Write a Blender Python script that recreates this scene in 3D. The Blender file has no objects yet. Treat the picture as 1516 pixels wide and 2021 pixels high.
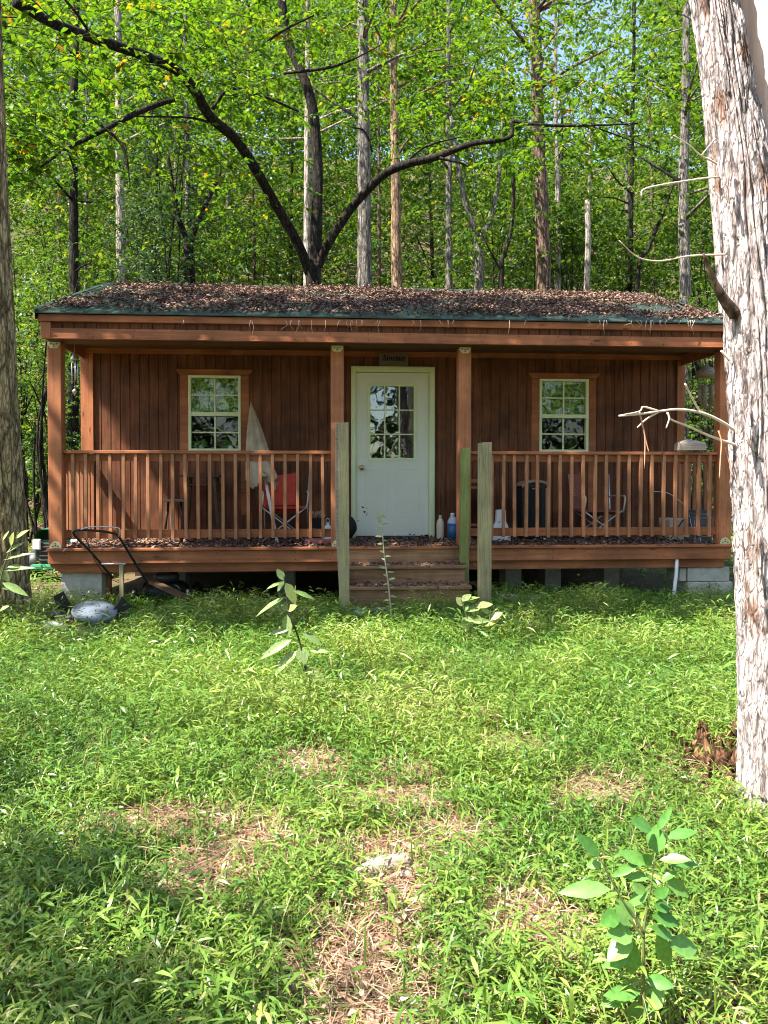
import bpy, math, random
import numpy as np
from mathutils import Vector, Matrix, noise
R_=math.radians
scene=bpy.context.scene
COL=scene.collection
random.seed(7)
RNG=np.random.default_rng(7)

# ------------------------------------------------------------------ camera
F=1540.0; CAM=Vector((-.845,-8.5,1.372)); YAW=.077; PIT=R_(1.2); SH=-31.7
cd=bpy.data.cameras.new('camera'); cam=bpy.data.objects.new('camera',cd); COL.objects.link(cam)
cam.location=CAM; cam.rotation_euler=(math.pi/2-PIT,0,-YAW)
cd.sensor_width=36; cd.lens=36*F/2021; cd.shift_y=SH/2021; cd.clip_start=.05; cd.clip_end=600
scene.camera=cam
FW=Vector((math.sin(YAW)*math.cos(PIT),math.cos(YAW)*math.cos(PIT),-math.sin(PIT)))
RT=Vector((math.cos(YAW),-math.sin(YAW),0)); UP=RT.cross(FW)
def ray(px,py): return FW+RT*((px-758)/F)-UP*((py-1010.5-SH)/F)
def U(px,py,Y):
    "point of the photograph's pixel on the upright plane y=Y"
    d=ray(px,py); return CAM+d*((Y-CAM.y)/d.y)
def G(px,py,z=0.):
    d=ray(px,py); return CAM+d*((z-CAM.z)/d.z)
def PX(Y): return F/((Y-CAM.y))           # pixels per metre on plane Y (about)

# ------------------------------------------------------------------ light
EL=R_(57); AZF=R_(24)                       # sun: from the left, slightly in front of the porch
SUN=Vector((-math.cos(EL)*math.cos(AZF),-math.cos(EL)*math.sin(AZF),math.sin(EL)))
w=bpy.data.worlds.new("World"); scene.world=w; w.use_nodes=True
nt=w.node_tree; bg=nt.nodes['Background']
sky=nt.nodes.new('ShaderNodeTexSky'); sky.sky_type='NISHITA'; sky.sun_disc=False
sky.sun_elevation=EL; sky.sun_rotation=math.atan2(SUN.x,SUN.y)
nt.links.new(sky.outputs[0],bg.inputs[0]); bg.inputs[1].default_value=.115
sl=bpy.data.lights.new('sun','SUN'); sl.energy=5.0; sl.angle=R_(.53); sl.color=(1,.95,.86)
so=bpy.data.objects.new('sun',sl); COL.objects.link(so); so.location=(-20,-3,30)
so.rotation_euler=SUN.to_track_quat('Z','Y').to_euler()
vs=scene.view_settings; vs.view_transform='Standard'; vs.look='None'; vs.gamma=1; vs.exposure=1.95
scene.cycles.use_denoising=True
scene.cycles.filter_width=1.05; scene.cycles.max_bounces=8; scene.cycles.transparent_max_bounces=8; scene.cycles.diffuse_bounces=4

# ------------------------------------------------------------------ materials
def newmat(name):
    m=bpy.data.materials.new(name); m.use_nodes=True
    n=m.node_tree; return m,n,n.nodes['Principled BSDF']
def ramp(n,stops):
    r=n.nodes.new('ShaderNodeValToRGB'); e=r.color_ramp.elements
    e[0].position,e[0].color=stops[0][0],(*stops[0][1],1)
    e[1].position,e[1].color=stops[-1][0],(*stops[-1][1],1)
    for p,c in stops[1:-1]:
        k=e.new(p); k.color=(*c,1)
    return r
def texmap(n,scale,coord='Object'):
    t=n.nodes.new('ShaderNodeTexCoord'); mp=n.nodes.new('ShaderNodeMapping'); mp.inputs['Scale'].default_value=scale
    n.links.new(t.outputs[coord],mp.inputs[0]); return mp
def noi(n,mp,scale,detail=6,rough=.6,dist=0):
    t=n.nodes.new('ShaderNodeTexNoise'); t.inputs['Scale'].default_value=scale; t.inputs['Detail'].default_value=detail
    t.inputs['Roughness'].default_value=rough; t.inputs['Distortion'].default_value=dist
    n.links.new(mp.outputs[0],t.inputs['Vector']); return t
def bump(n,b,src,strength=.4,dist=.01):
    k=n.nodes.new('ShaderNodeBump'); k.inputs['Strength'].default_value=strength; k.inputs['Distance'].default_value=dist
    n.links.new(src,k.inputs['Height']); n.links.new(k.outputs[0],b.inputs['Normal'])
def mixc(n,fac,a,b,mode='MIX'):
    m=n.nodes.new('ShaderNodeMixRGB'); m.blend_type=mode
    for s,i in ((fac,0),(a,1),(b,2)):
        if hasattr(s,'links'): n.links.new(s,m.inputs[i])
        else: m.inputs[i].default_value=s if i==0 else (*s,1)
    return m.outputs[0]
def simple(name,col,rough=.6,metal=0,var=.25,scale=12,spec=.4):
    m,n,b=newmat(name); mp=texmap(n,(1,1,1)); t=noi(n,mp,scale,5)
    d=[c*(1-var) for c in col]; l=[min(1,c*(1+var)) for c in col]
    r=ramp(n,[(.3,d),(.7,l)]); n.links.new(t.outputs[0],r.inputs[0]); n.links.new(r.outputs[0],b.inputs['Base Color'])
    b.inputs['Roughness'].default_value=rough; b.inputs['Metallic'].default_value=metal; b.inputs['Specular IOR Level'].default_value=spec
    bump(n,b,t.outputs[0],.12,.004); return m
def wood(name,dark,mid,light,axis='z',grain=1.,blotch=.5,rough=.7,knots=True):
    m,n,b=newmat(name)
    s={'z':(26,26,1.3),'x':(1.3,26,26),'y':(26,1.3,26)}[axis]
    mp=texmap(n,tuple(k*grain for k in s)); t=noi(n,mp,1.6,8,.65,.9)
    r=ramp(n,[(.28,dark),(.5,mid),(.74,light)]); n.links.new(t.outputs[0],r.inputs[0])
    mp2=texmap(n,(1,1,1)); t2=noi(n,mp2,2.3,4,.6,.4)
    r2=ramp(n,[(.3,(1-blotch,)*3),(.72,(1.15,1.12,1.1))]); n.links.new(t2.outputs[0],r2.inputs[0])
    c=mixc(n,1.,r.outputs[0],r2.outputs[0],'MULTIPLY')
    if knots:
        sk={'z':(7,7,2.2),'x':(2.2,7,7),'y':(7,2.2,7)}[axis]
        mp3=texmap(n,sk); v=n.nodes.new('ShaderNodeTexVoronoi'); v.inputs['Scale'].default_value=1.1; n.links.new(mp3.outputs[0],v.inputs['Vector'])
        r3=ramp(n,[(.03,(.35,.3,.26)),(.13,(1,1,1))]); n.links.new(v.outputs['Distance'],r3.inputs[0])
        c=mixc(n,1.,c,r3.outputs[0],'MULTIPLY')
    n.links.new(c,b.inputs['Base Color']); b.inputs['Roughness'].default_value=rough; b.inputs['Specular IOR Level'].default_value=.25
    bump(n,b,t.outputs[0],.35,.006); return m
def bark(name,dark,mid,light,scale=1.,strength=.8,moss=None,crack=(.16,.7)):
    m,n,b=newmat(name); mp=texmap(n,(15*scale,15*scale,3.2*scale)); t=noi(n,mp,1.5,9,.72,.5)
    def cells(sc,off,w):
        q=texmap(n,(sc[0],sc[0],sc[1])); q.inputs['Location'].default_value=(off,off,off)
        v=n.nodes.new('ShaderNodeTexVoronoi'); v.feature='DISTANCE_TO_EDGE'; v.inputs['Scale'].default_value=1.
        n.links.new(mixc(n,.42,q.outputs[0],t.outputs['Color']),v.inputs['Vector'])
        rr=ramp(n,[(0,(0,0,0)),(w,(1,1,1))]); n.links.new(v.outputs['Distance'],rr.inputs[0]); return rr.outputs[0]
    c1=cells((17*scale,3.1*scale),0,crack[0]); c2=cells((44*scale,11*scale),3.3,crack[0]*1.1)
    r=ramp(n,[(.3,dark),(.48,mid),(.68,light)]); n.links.new(t.outputs[0],r.inputs[0])
    k1=mixc(n,crack[1],(1,1,1),c1); k2=mixc(n,crack[1]*.7,(1,1,1),c2); k=mixc(n,1.,k1,k2,'MULTIPLY')
    rc=r.outputs[0]
    if moss:
        t3=noi(n,texmap(n,(5,5,2.2)),1.7,7,.65); r4=ramp(n,[(.56,(0,0,0)),(.66,(.8,.8,.8))]); n.links.new(t3.outputs[0],r4.inputs[0]); rc=mixc(n,r4.outputs[0],rc,moss)
    c=mixc(n,1.,rc,k,'MULTIPLY')
    n.links.new(c,b.inputs['Base Color']); b.inputs['Roughness'].default_value=.9; b.inputs['Specular IOR Level'].default_value=.12
    h=mixc(n,.45,c1,c2); h=mixc(n,.4,h,t.outputs['Color']); bump(n,b,h,strength,.025); return m
def leafmat(name,stops,trans=.45,rough=.45,tint=(1.25,1.2,.5)):
    m,n,b=newmat(name); a=n.nodes.new('ShaderNodeAttribute'); a.attribute_name='rnd'
    r=ramp(n,stops); n.links.new(a.outputs['Fac'],r.inputs[0])
    tn=noi(n,texmap(n,(1,1,1)),70,4,.6); rn=ramp(n,[(.3,(.72,.74,.70)),(.7,(1.18,1.15,1.1))]); n.links.new(tn.outputs[0],rn.inputs[0]); mm=n.nodes.new('ShaderNodeMixRGB'); mm.blend_type='MULTIPLY'; mm.inputs[0].default_value=1
    n.links.new(r.outputs[0],mm.inputs[1]); n.links.new(rn.outputs[0],mm.inputs[2]); r=mm
    n.links.new(r.outputs[0],b.inputs['Base Color']); b.inputs['Roughness'].default_value=rough; b.inputs['Specular IOR Level'].default_value=.35
    tr=n.nodes.new('ShaderNodeBsdfTranslucent'); n.links.new(mixc(n,1.,r.outputs[0],tint,'MULTIPLY'),tr.inputs[0])
    mx=n.nodes.new('ShaderNodeMixShader'); mx.inputs[0].default_value=trans
    n.links.new(b.outputs[0],mx.inputs[1]); n.links.new(tr.outputs[0],mx.inputs[2])
    n.links.new(mx.outputs[0],n.nodes['Material Output'].inputs[0]); return m

M={}
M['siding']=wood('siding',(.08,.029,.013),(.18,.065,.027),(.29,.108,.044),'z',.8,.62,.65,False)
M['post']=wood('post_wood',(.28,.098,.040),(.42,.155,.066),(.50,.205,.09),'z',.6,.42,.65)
M['board']=wood('board_wood',(.25,.085,.034),(.385,.138,.057),(.47,.185,.08),'x',.6,.48,.65)
M['yboard']=wood('side_board_wood',(.20,.07,.028),(.31,.112,.046),(.38,.15,.064),'y',.6,.3,.6)
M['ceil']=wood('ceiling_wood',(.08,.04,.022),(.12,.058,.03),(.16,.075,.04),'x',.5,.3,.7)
M['balus']=wood('baluster_wood',(.27,.115,.052),(.40,.175,.082),(.50,.24,.12),'z',.9,.5,.65,False)
M['newel']=wood('newel_wood',(.20,.17,.08),(.34,.29,.15),(.46,.40,.23),'z',1.3,.35,.8)
M['newelg']=wood('mossy_newel_wood',(.14,.17,.04),(.24,.27,.08),(.32,.33,.12),'z',1.3,.35,.8)
M['step']=wood('step_wood',(.19,.105,.055),(.33,.18,.09),(.44,.26,.135),'x',.7,.5,.8)
M['deck']=wood('deck_wood',(.15,.08,.05),(.25,.14,.085),(.33,.2,.13),'y',.7,.4,.8)
M['oldwood']=wood('old_wood',(.16,.12,.08),(.30,.24,.17),(.5,.43,.34),'x',1.2,.4,.85)
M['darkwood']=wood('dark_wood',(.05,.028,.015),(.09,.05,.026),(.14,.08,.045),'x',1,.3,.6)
M['greywood']=wood('grey_wood',(.2,.15,.11),(.36,.29,.23),(.5,.42,.36),'x',1.6,.3,.9)
M['white']=simple('bounce_tinted_white_paint',(.74,.80,.47),.45,0,.05,3)  # yellow-green of light reflected onto the trim is mixed into this white
M['door']=simple('door_paint',(.80,.79,.63),.4,0,.04,2)
M['brass']=simple('brass',(.5,.38,.15),.3,1,.1)
M['bracket']=simple('galvanised_bracket',(.62,.55,.32),.45,.3,.15,30)
M['roof']=simple('green_metal_roof',(.024,.044,.035),.38,.2,.3,5,.5)
M['black']=simple('black_plastic',(.012,.012,.012),.5,0,.3)
M['blackfab']=simple('black_fabric',(.02,.018,.017),.9,0,.3,30)
M['concrete']=simple('concrete',(.38,.36,.30),.95,0,.2,14)
M['stone']=simple('pale_stone',(.42,.40,.37),.95,0,.3,9)
M['cream']=simple('cream_canvas',(.40,.30,.19),.9,0,.35,4)
M['whitep']=simple('white_plastic',(.75,.74,.70),.4,0,.06,4)
M['creamp']=simple('cream_plastic',(.66,.56,.40),.45,0,.1,5)
M['blue']=simple('blue_plastic',(.03,.11,.24),.35,0,.1,5)
M['bluecap']=simple('clear_jug_plastic',(.45,.5,.55),.3,0,.1,5)
M['red']=simple('red_canvas',(.58,.065,.035),.85,0,.18,8)
M['rust']=simple('brown_red_canvas',(.22,.075,.05),.9,0,.25,8)
M['steel']=simple('pale_steel',(.55,.55,.55),.35,.6,.15)
M['grey']=simple('grey_plastic',(.11,.13,.155),.6,0,.15,6)
M['greyd']=simple('dark_grey_metal',(.06,.06,.06),.45,.4,.3)
M['tan']=simple('tan_enamel',(.28,.19,.13),.4,0,.15)
M['green']=simple('tractor_green',(.02,.16,.07),.35,0,.12,4,.5)
M['orange']=simple('orange_decal',(.6,.14,.03),.5,0,.1)
M['lamp']=simple('headlamp_lens',(.6,.6,.6),.15,0,.08)
M['pink']=simple('pink_plastic',(.5,.2,.18),.6,0,.2)
M['signwood']=simple('sign_board',(.17,.13,.105),.85,0,.2,20)
M['ink']=simple('black_ink',(.008,.007,.006),.8,0,.1)
M['rusty']=simple('rusty_chain',(.10,.055,.03),.8,.3,.4,40)
M['cork']=bark('rotten_wood',(.04,.018,.01),(.12,.055,.028),(.30,.18,.10),1.5,1.)
M['twig']=simple('dead_twig',(.62,.50,.40),.85,0,.2,20)
M['twigr']=simple('red_twig',(.5,.25,.15),.85,0,.2,20)
M['barewood']=wood('bare_trunk_wood',(.5,.36,.27),(.66,.5,.4),(.74,.6,.5),'z',.35,.15,.85)
M['bark_pale']=bark('pale_bark',(.14,.09,.08),(.66,.55,.52),(.86,.78,.76),2.0,.9,(.32,.16,.09),(.12,.54))
M['bark_left']=bark('brown_furrowed_bark',(.14,.085,.04),(.37,.26,.13),(.54,.41,.22),1.3,1.,None,(.12,.7))
M['bark_grey']=bark('grey_bark',(.09,.075,.06),(.21,.18,.15),(.34,.3,.26),1.)
M['bark_brown']=bark('brown_bark',(.07,.045,.03),(.17,.11,.075),(.29,.2,.14),1.)
M['bark_light']=bark('light_bark',(.2,.15,.11),(.42,.34,.27),(.62,.54,.46),1.)
M['bark_orange']=bark('orange_bark',(.16,.09,.05),(.34,.21,.12),(.52,.37,.25),1.)
M['bark_dark']=bark('dark_bark',(.012,.010,.008),(.032,.025,.019),(.07,.056,.043),1.)
M['stem']=simple('plant_stem',(.11,.12,.04),.6,0,.2)
M['stem_d']=simple('dark_plant_stem',(.035,.03,.015),.7,0,.2)
M['stem_w']=simple('pale_plant_stem',(.4,.33,.25),.7,0,.2)
GR=[(0,(.05,.135,.022)),(.35,(.11,.22,.034)),(.7,(.20,.295,.05)),(.92,(.31,.35,.09)),(1,(.45,.44,.2))]
M['grass']=leafmat('stiltgrass',GR,.35,.34,(1.2,1.15,.45))
M['straw']=leafmat('straw',[(0,(.15,.08,.045)),(.5,(.34,.205,.125)),(1,(.62,.47,.34))],.2,.8,(1,.9,.8))
FO=[(0,(.028,.075,.018)),(.4,(.065,.135,.028)),(.8,(.12,.195,.04)),(.95,(.20,.25,.05)),(1,(.27,.28,.06))]
M['leaf']=leafmat('forest_leaf',FO,.5,.42,(1.45,1.35,.35))
M['leaf_y']=leafmat('yellow_green_leaf',[(0,(.045,.125,.015)),(.5,(.085,.19,.018)),(.9,(.15,.24,.02)),(.985,(.26,.28,.02)),(1,(.36,.2,.03))],.55,.42,(1.45,1.3,.35))
M['leaf_d']=leafmat('dark_needle_leaf',[(0,(.03,.065,.03)),(.6,(.055,.095,.045)),(1,(.09,.14,.07))],.3,.5,(1.1,1.2,.6))
M['leaf_s']=leafmat('sapling_leaf',[(0,(.06,.19,.03)),(.5,(.12,.29,.06)),(1,(.22,.40,.11))],.35,.36,(1.2,1.2,.4))
M['leaf_w']=leafmat('pale_sapling_leaf',[(0,(.15,.25,.06)),(.5,(.3,.38,.17)),(1,(.42,.42,.10))],.35,.3,(1.1,1.15,.5))
M['litter']=leafmat('dead_leaf',[(0,(.075,.042,.032)),(.5,(.185,.112,.08)),(.82,(.33,.215,.16)),(1,(.60,.46,.38))],.1,.8,(1,.8,.7))

def groundmat():
    m,n,b=newmat('forest_floor'); mp=texmap(n,(1,1,1)); a=noi(n,mp,.7,6); c=noi(n,mp,22,8,.7,.5); v=n.nodes.new('ShaderNodeTexVoronoi')
    v.inputs['Scale'].default_value=26; n.links.new(mp.outputs[0],v.inputs['Vector'])
    r=ramp(n,[(.25,(.05,.03,.018)),(.5,(.12,.085,.045)),(.75,(.24,.18,.11))]); n.links.new(c.outputs[0],r.inputs[0])
    r2=ramp(n,[(.42,(.045,.075,.018)),(.6,(.17,.11,.065))]); n.links.new(a.outputs[0],r2.inputs[0])
    col=mixc(n,.45,r.outputs[0],r2.outputs[0]); col=mixc(n,.35,col,v.outputs['Color'],'MULTIPLY')
    n.links.new(col,b.inputs['Base Color']); b.inputs['Roughness'].default_value=.95; b.inputs['Specular IOR Level'].default_value=.1
    bump(n,b,c.outputs[0],.6,.03); return m
M['ground']=groundmat()
def glassmat(name,refl):
    m,n,b=newmat(name); b.inputs['Base Color'].default_value=(.9,.95,.9,1)
    g=n.nodes.new('ShaderNodeBsdfGlossy'); g.inputs['Roughness'].default_value=.015
    t=n.nodes.new('ShaderNodeBsdfTransparent'); t.inputs[0].default_value=(.85,.9,.82,1)
    mx=n.nodes.new('ShaderNodeMixShader'); mx.inputs[0].default_value=refl
    k=noi(n,texmap(n,(1,1,1)),3,2); bu=n.nodes.new('ShaderNodeBump'); bu.inputs['Strength'].default_value=.06; bu.inputs['Distance'].default_value=.03
    n.links.new(k.outputs[0],bu.inputs['Height']); n.links.new(bu.outputs[0],g.inputs['Normal'])
    n.links.new(t.outputs[0],mx.inputs[1]); n.links.new(g.outputs[0],mx.inputs[2]); n.links.new(mx.outputs[0],n.nodes['Material Output'].inputs[0]); return m
M['glass']=glassmat('window_glass',.03)
M['doorglass']=glassmat('door_glass',.12)
def curtainmat():
    m,n,b=newmat('leaf_print_curtain'); mp=texmap(n,(7,7,7)); t=noi(n,mp,1.4,5,.6,2.2)
    r=ramp(n,[(.46,(.12,.16,.04)),(.52,(.42,.58,.14)),(.7,(.55,.72,.22))]); n.links.new(t.outputs[0],r.inputs[0]); n.links.new(r.outputs[0],b.inputs['Base Color']); return m
M['curtain']=curtainmat()

# ------------------------------------------------------------------ mesh builder
class MB:
    def __init__(s): s.v=[]; s.f=[]; s.sm=[]; s.X=None
    def add(s,vs,fs,smooth=False):
        o=len(s.v)
        s.v+= [tuple(s.X@Vector(p)) for p in vs] if s.X else [tuple(p) for p in vs]
        for f in fs: s.f.append([i+o for i in f]); s.sm.append(smooth)
        return s
    def box(s,x0,x1,y0,y1,z0,z1):
        return s.add([(x0,y0,z0),(x1,y0,z0),(x1,y1,z0),(x0,y1,z0),(x0,y0,z1),(x1,y0,z1),(x1,y1,z1),(x0,y1,z1)],
            [(0,3,2,1),(4,5,6,7),(0,1,5,4),(1,2,6,5),(2,3,7,6),(3,0,4,7)])
    def bar(s,p,q,wd,th,up=(0,0,1)):
        p=Vector(p);q=Vector(q);d=(q-p); L=d.length; d.normalize(); a=d.cross(Vector(up))
        if a.length<1e-3: a=d.cross(Vector((0,1,0)))
        a.normalize(); b=a.cross(d); vs=[]
        for e in (p,q):
            for i,j in ((-1,-1),(1,-1),(1,1),(-1,1)): vs.append(e+a*(i*wd/2)+b*(j*th/2))
        return s.add(vs,[(0,1,2,3),(7,6,5,4),(0,4,5,1),(1,5,6,2),(2,6,7,3),(3,7,4,0)])
    def tube(s,pts,rad,n=8,cap=True,wob=0):
        pts=[Vector(p) for p in pts]; k=len(pts)
        if not hasattr(rad,'__len__'): rad=[rad]*k
        t0=(pts[1]-pts[0]).normalized(); a=t0.cross(Vector((.3,.9,.31))).normalized(); vs=[]
        for i,p in enumerate(pts):
            t=(pts[min(i+1,k-1)]-pts[max(i-1,0)]).normalized(); a=(a-t*a.dot(t)).normalized(); b=t.cross(a)
            for j in range(n):
                th=2*math.pi*j/n; r=rad[i]*(1+(wob*noise.noise((p.x*3+math.cos(th)*1.3,p.y*3+math.sin(th)*1.3,p.z*1.3)) if wob else 0))
                vs.append(p+a*(math.cos(th)*r)+b*(math.sin(th)*r))
        fs=[(i*n+j,i*n+(j+1)%n,(i+1)*n+(j+1)%n,(i+1)*n+j) for i in range(k-1) for j in range(n)]
        if cap: fs+= [tuple(range(n-1,-1,-1)),tuple(range((k-1)*n,k*n))]
        return s.add(vs,fs,True)
    def lathe(s,prof,c=(0,0,0),n=20,sx=1,sy=1):
        vs=[];k=len(prof)
        for r,z in prof:
            for j in range(n):
                th=2*math.pi*j/n; vs.append((c[0]+r*sx*math.cos(th),c[1]+r*sy*math.sin(th),c[2]+z))
        fs=[(i*n+j,i*n+(j+1)%n,(i+1)*n+(j+1)%n,(i+1)*n+j) for i in range(k-1) for j in range(n)]
        fs+= [tuple(range(n-1,-1,-1)),tuple(range((k-1)*n,k*n))]
        return s.add(vs,fs,True)
    def prism(s,poly,y0,y1):
        n=len(poly); vs=[(x,y0,z) for x,z in poly]+[(x,y1,z) for x,z in poly]
        return s.add(vs,[tuple(range(n)),tuple(range(2*n-1,n-1,-1))]+[(i,i+n,(i+1)%n+n,(i+1)%n) for i in range(n)])
    def grid(s,fn,nu,nv,smooth=True,double=0):
        vs=[fn(i/nu,j/nv) for j in range(nv+1) for i in range(nu+1)]
        return s.add(vs,[(j*(nu+1)+i,j*(nu+1)+i+1,(j+1)*(nu+1)+i+1,(j+1)*(nu+1)+i) for j in range(nv) for i in range(nu)],smooth)
    def build(s,name,mat,parent=None,bevel=0,loc=None):
        base=rootloc(parent) if parent else Vector(loc or (0,0,0))
        me=bpy.data.meshes.new(name); me.from_pydata([tuple(Vector(p)-base) for p in s.v],[],s.f)
        me.polygons.foreach_set('use_smooth',s.sm); me.validate(); me.update()
        o=bpy.data.objects.new(name,me); COL.objects.link(o); me.materials.append(mat)
        if parent: o.parent=parent
        else: o.location=base
        if bevel:
            b=o.modifiers.new('bevel','BEVEL'); b.width=bevel; b.segments=2; b.limit_method='ANGLE'
        return o
def rootloc(o):
    l=Vector((0,0,0))
    while o: l=l+Vector(o.location); o=o.parent
    return l
def thing(name,label,cat,loc=(0,0,0),group=None):
    o=bpy.data.objects.new(name,None); COL.objects.link(o); o.location=loc; o.empty_display_size=.1
    return tag(o,label,cat,group)
def tag(o,label,cat,group=None):
    o['label']=label; o['category']=cat
    if group: o['group']=group
    return o
def trimesh(name,V,Fa,rnd,mat,parent=None,kind=None):
    base=rootloc(parent) if parent else Vector((0,0,0))
    V=np.asarray(V,dtype=np.float32)-np.array(base,dtype=np.float32)
    me=bpy.data.meshes.new(name); nv=len(V); nf=len(Fa)
    me.vertices.add(nv); me.vertices.foreach_set('co',V.ravel())
    me.loops.add(nf*3); me.loops.foreach_set('vertex_index',np.asarray(Fa,dtype=np.int32).ravel())
    me.polygons.add(nf); me.polygons.foreach_set('loop_start',np.arange(nf,dtype=np.int32)*3)
    at=me.attributes.new('rnd','FLOAT','POINT'); at.data.foreach_set('value',np.asarray(rnd,dtype=np.float32))
    me.update(calc_edges=True)
    o=bpy.data.objects.new(name,me); COL.objects.link(o); me.materials.append(mat)
    if parent: o.parent=parent
    if kind: o['kind']=kind
    return o
def norm(a): return a/np.maximum(np.linalg.norm(a,axis=1,keepdims=True),1e-9)
def leafgeo(B,D,N,L,W,rnd,fold=.2,droop=.25,fine=False):
    "lanceolate leaves: base points, directions, normals, lengths, widths"
    B=np.asarray(B,float);D=norm(np.asarray(D,float));S=norm(np.cross(D,np.asarray(N,float)));Nn=np.cross(S,D)
    L=np.asarray(L)[:,None];W=np.asarray(W)[:,None];n=len(B)
    dn=np.array([[0,0,-1.]])
    def P(t,s,): return B+D*L*t+S*W*s+Nn*W*fold*abs(s)*2+dn*L*droop*t*t
    if fine:
        pts=[P(0,0),P(.22,.38),P(.22,-.38),P(.22,0),P(.5,.5),P(.5,-.5),P(.5,0),P(.8,.28),P(.8,-.28),P(.8,0),P(1,0)]
        tri=[(0,3,1),(0,2,3),(1,3,6),(1,6,4),(3,2,5),(3,5,6),(4,6,9),(4,9,7),(6,5,8),(6,8,9),(7,9,10),(9,8,10)]
    else:
        pts=[P(0,0),P(.4,.5),P(.4,-.5),P(.75,.33),P(.75,-.33),P(1,0)]
        tri=[(0,2,1),(1,2,4),(1,4,3),(3,4,5)]
    k=len(pts); V=np.stack(pts,1).reshape(-1,3)
    Fa=(np.array(tri)[None]+ (np.arange(n)*k)[:,None,None]).reshape(-1,3)
    return V,Fa,np.repeat(rnd,k)
def leafobj(name,B,D,N,L,W,rnd,mat,parent=None,kind=None,**k):
    V,Fa,r=leafgeo(B,D,N,L,W,rnd,**k); return trimesh(name,V,Fa,r,mat,parent,kind)
def cloud(name,centers,n,spread,L,mat,parent=None,kind=None,seed=1,tilt=.45,wr=.55,crnd=.25,ntw=3,twigmat=None):
    "leaf sprays: every centre carries a few drooping twigs with leaves set alternately along them"
    g=np.random.default_rng(seed); C0=np.asarray(centers,float); c=len(C0); sp=np.asarray(spread)
    az=g.uniform(0,2*np.pi,(c,1))+np.arange(ntw)[None]*2.1+g.normal(0,.5,(c,ntw)); ln=g.uniform(1.2,2.6,(c,ntw))*sp[0]; up=g.normal(.05,.30,(c,ntw))
    st=C0[:,None,:]+g.normal(0,.55,(c,ntw,3))*sp; TD=np.stack([np.cos(az),np.sin(az),up],2)
    m=c*n; ci=np.repeat(np.arange(c),n); ti=g.integers(0,ntw,m); t=g.uniform(0,1.05,m); d=TD[ci,ti]; l_=ln[ci,ti]
    B=st[ci,ti]+d*(l_*t)[:,None]; B[:,2]-=.30*l_*t*t; B+=g.normal(0,.05,(m,3))*sp[0]
    a=np.arctan2(d[:,1],d[:,0])+np.where(g.random(m)<.5,1,-1)*g.normal(.85,.3,m)*(1.02-.6*t); D=np.stack([np.cos(a),np.sin(a),g.normal(-.22,.25,m)],1)
    N=np.stack([g.normal(0,tilt,m),g.normal(0,tilt,m),np.ones(m)],1)
    l=g.uniform(L[0],L[1],m)*(1.05-.3*t); cr=np.repeat(g.normal(0,crnd,c),n)
    r=np.clip(g.beta(2,2.6,m)+cr*.6,0,1)
    if twigmat:
        tw=MB()
        for q in range(c):
            for k in range(ntw): e=[st[q,k]+TD[q,k]*ln[q,k]*v+np.array([0,0,-.30*ln[q,k]*v*v]) for v in (0,.5,1)]; tw.tube([tuple(x) for x in e],[.006,.004,.0015],4,False)
        tw.build('twigs',twigmat,parent)['kind']='stuff'
    return leafobj(name,B,D,N,l,l*wr*g.uniform(.8,1.2,m),r,mat,parent,kind)

# ------------------------------------------------------------------ ground and hills
def H(x,y):
    h=0.
    if y>9: h+=.16*(y-9)
    if y>24: h+=.40*min(y-24,80)
    if x<-9: h+=.10*(-9-x)*min(1,max(0,(y+2)/8))
    return h+.05*noise.noise((x*.35,y*.35,0))*(1 if y<0 else 2)
D=.64
m=MB()
xs=sorted(set([round(v,2) for v in np.concatenate([np.linspace(-150,-20,14),np.linspace(-20,20,81),np.linspace(20,150,14)])]))
ys=sorted(set([round(v,2) for v in np.concatenate([np.linspace(-150,-12,12),np.linspace(-12,40,105),np.linspace(40,150,45)])]))
vs_=[(x,y,H(x,y)) for y in ys for x in xs]; nx=len(xs)
m.add(vs_,[(j*nx+i,j*nx+i+1,(j+1)*nx+i+1,(j+1)*nx+i) for j in range(len(ys)-1) for i in range(nx-1)],True)
g=m.build('ground',M['ground']); g['kind']='structure'

# ------------------------------------------------------------------ cabin
P=1.216
cabin=thing('cabin','small brown wooden cabin with a railed front porch under a green metal roof','cabin')
WX=3.77; WB=5.0
# --- siding walls
def siding(m,x0,x1,z0,z1,y):
    "vertical grooved panel facing -y"
    p=[]; g0=math.floor(x0/.114)*.114
    x=x0; pts=[(x0,y)]
    k=g0+.114
    while k<x1-.012:
        if k>x0+.012: pts+= [(k-.006,y),(k-.004,y+.009),(k+.004,y+.009),(k+.006,y)]
        k+=.114
    pts.append((x1,y))
    vs=[(a,b,z0) for a,b in pts]+[(a,b,z1) for a,b in pts]; n=len(pts)
    m.add(vs,[(i,i+1,i+1+n,i+n) for i in range(n-1)])
wins=((-2.492,-1.859),(1.872,2.506)); WZ0,WZ1=1.72,2.645
m=MB()
zt=2.99
siding(m,-WX,wins[0][0],.5,zt,P)
for a,b in wins: siding(m,a,b,.5,WZ0,P); siding(m,a,b,WZ1,zt,P)
siding(m,wins[0][1],-.46,.5,zt,P); siding(m,-.46,.48,2.72,zt,P); siding(m,.48,wins[1][0],.5,zt,P); siding(m,wins[1][1],WX,.5,zt,P)
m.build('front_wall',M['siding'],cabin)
m=MB()
for s in (-1,1):
    x=s*WX
    m.add([(x,P,.5),(x,WB,.5),(x,WB,3.1),(x,2.5,3.98),(x,P,3.5)],[(0,1,2,3,4) if s<0 else (4,3,2,1,0)])
m.add([(-WX,WB,.5),(WX,WB,.5),(WX,WB,3.1),(-WX,WB,3.1)],[(3,2,1,0)])
m.build('outer_wall',M['siding'],cabin)
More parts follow.
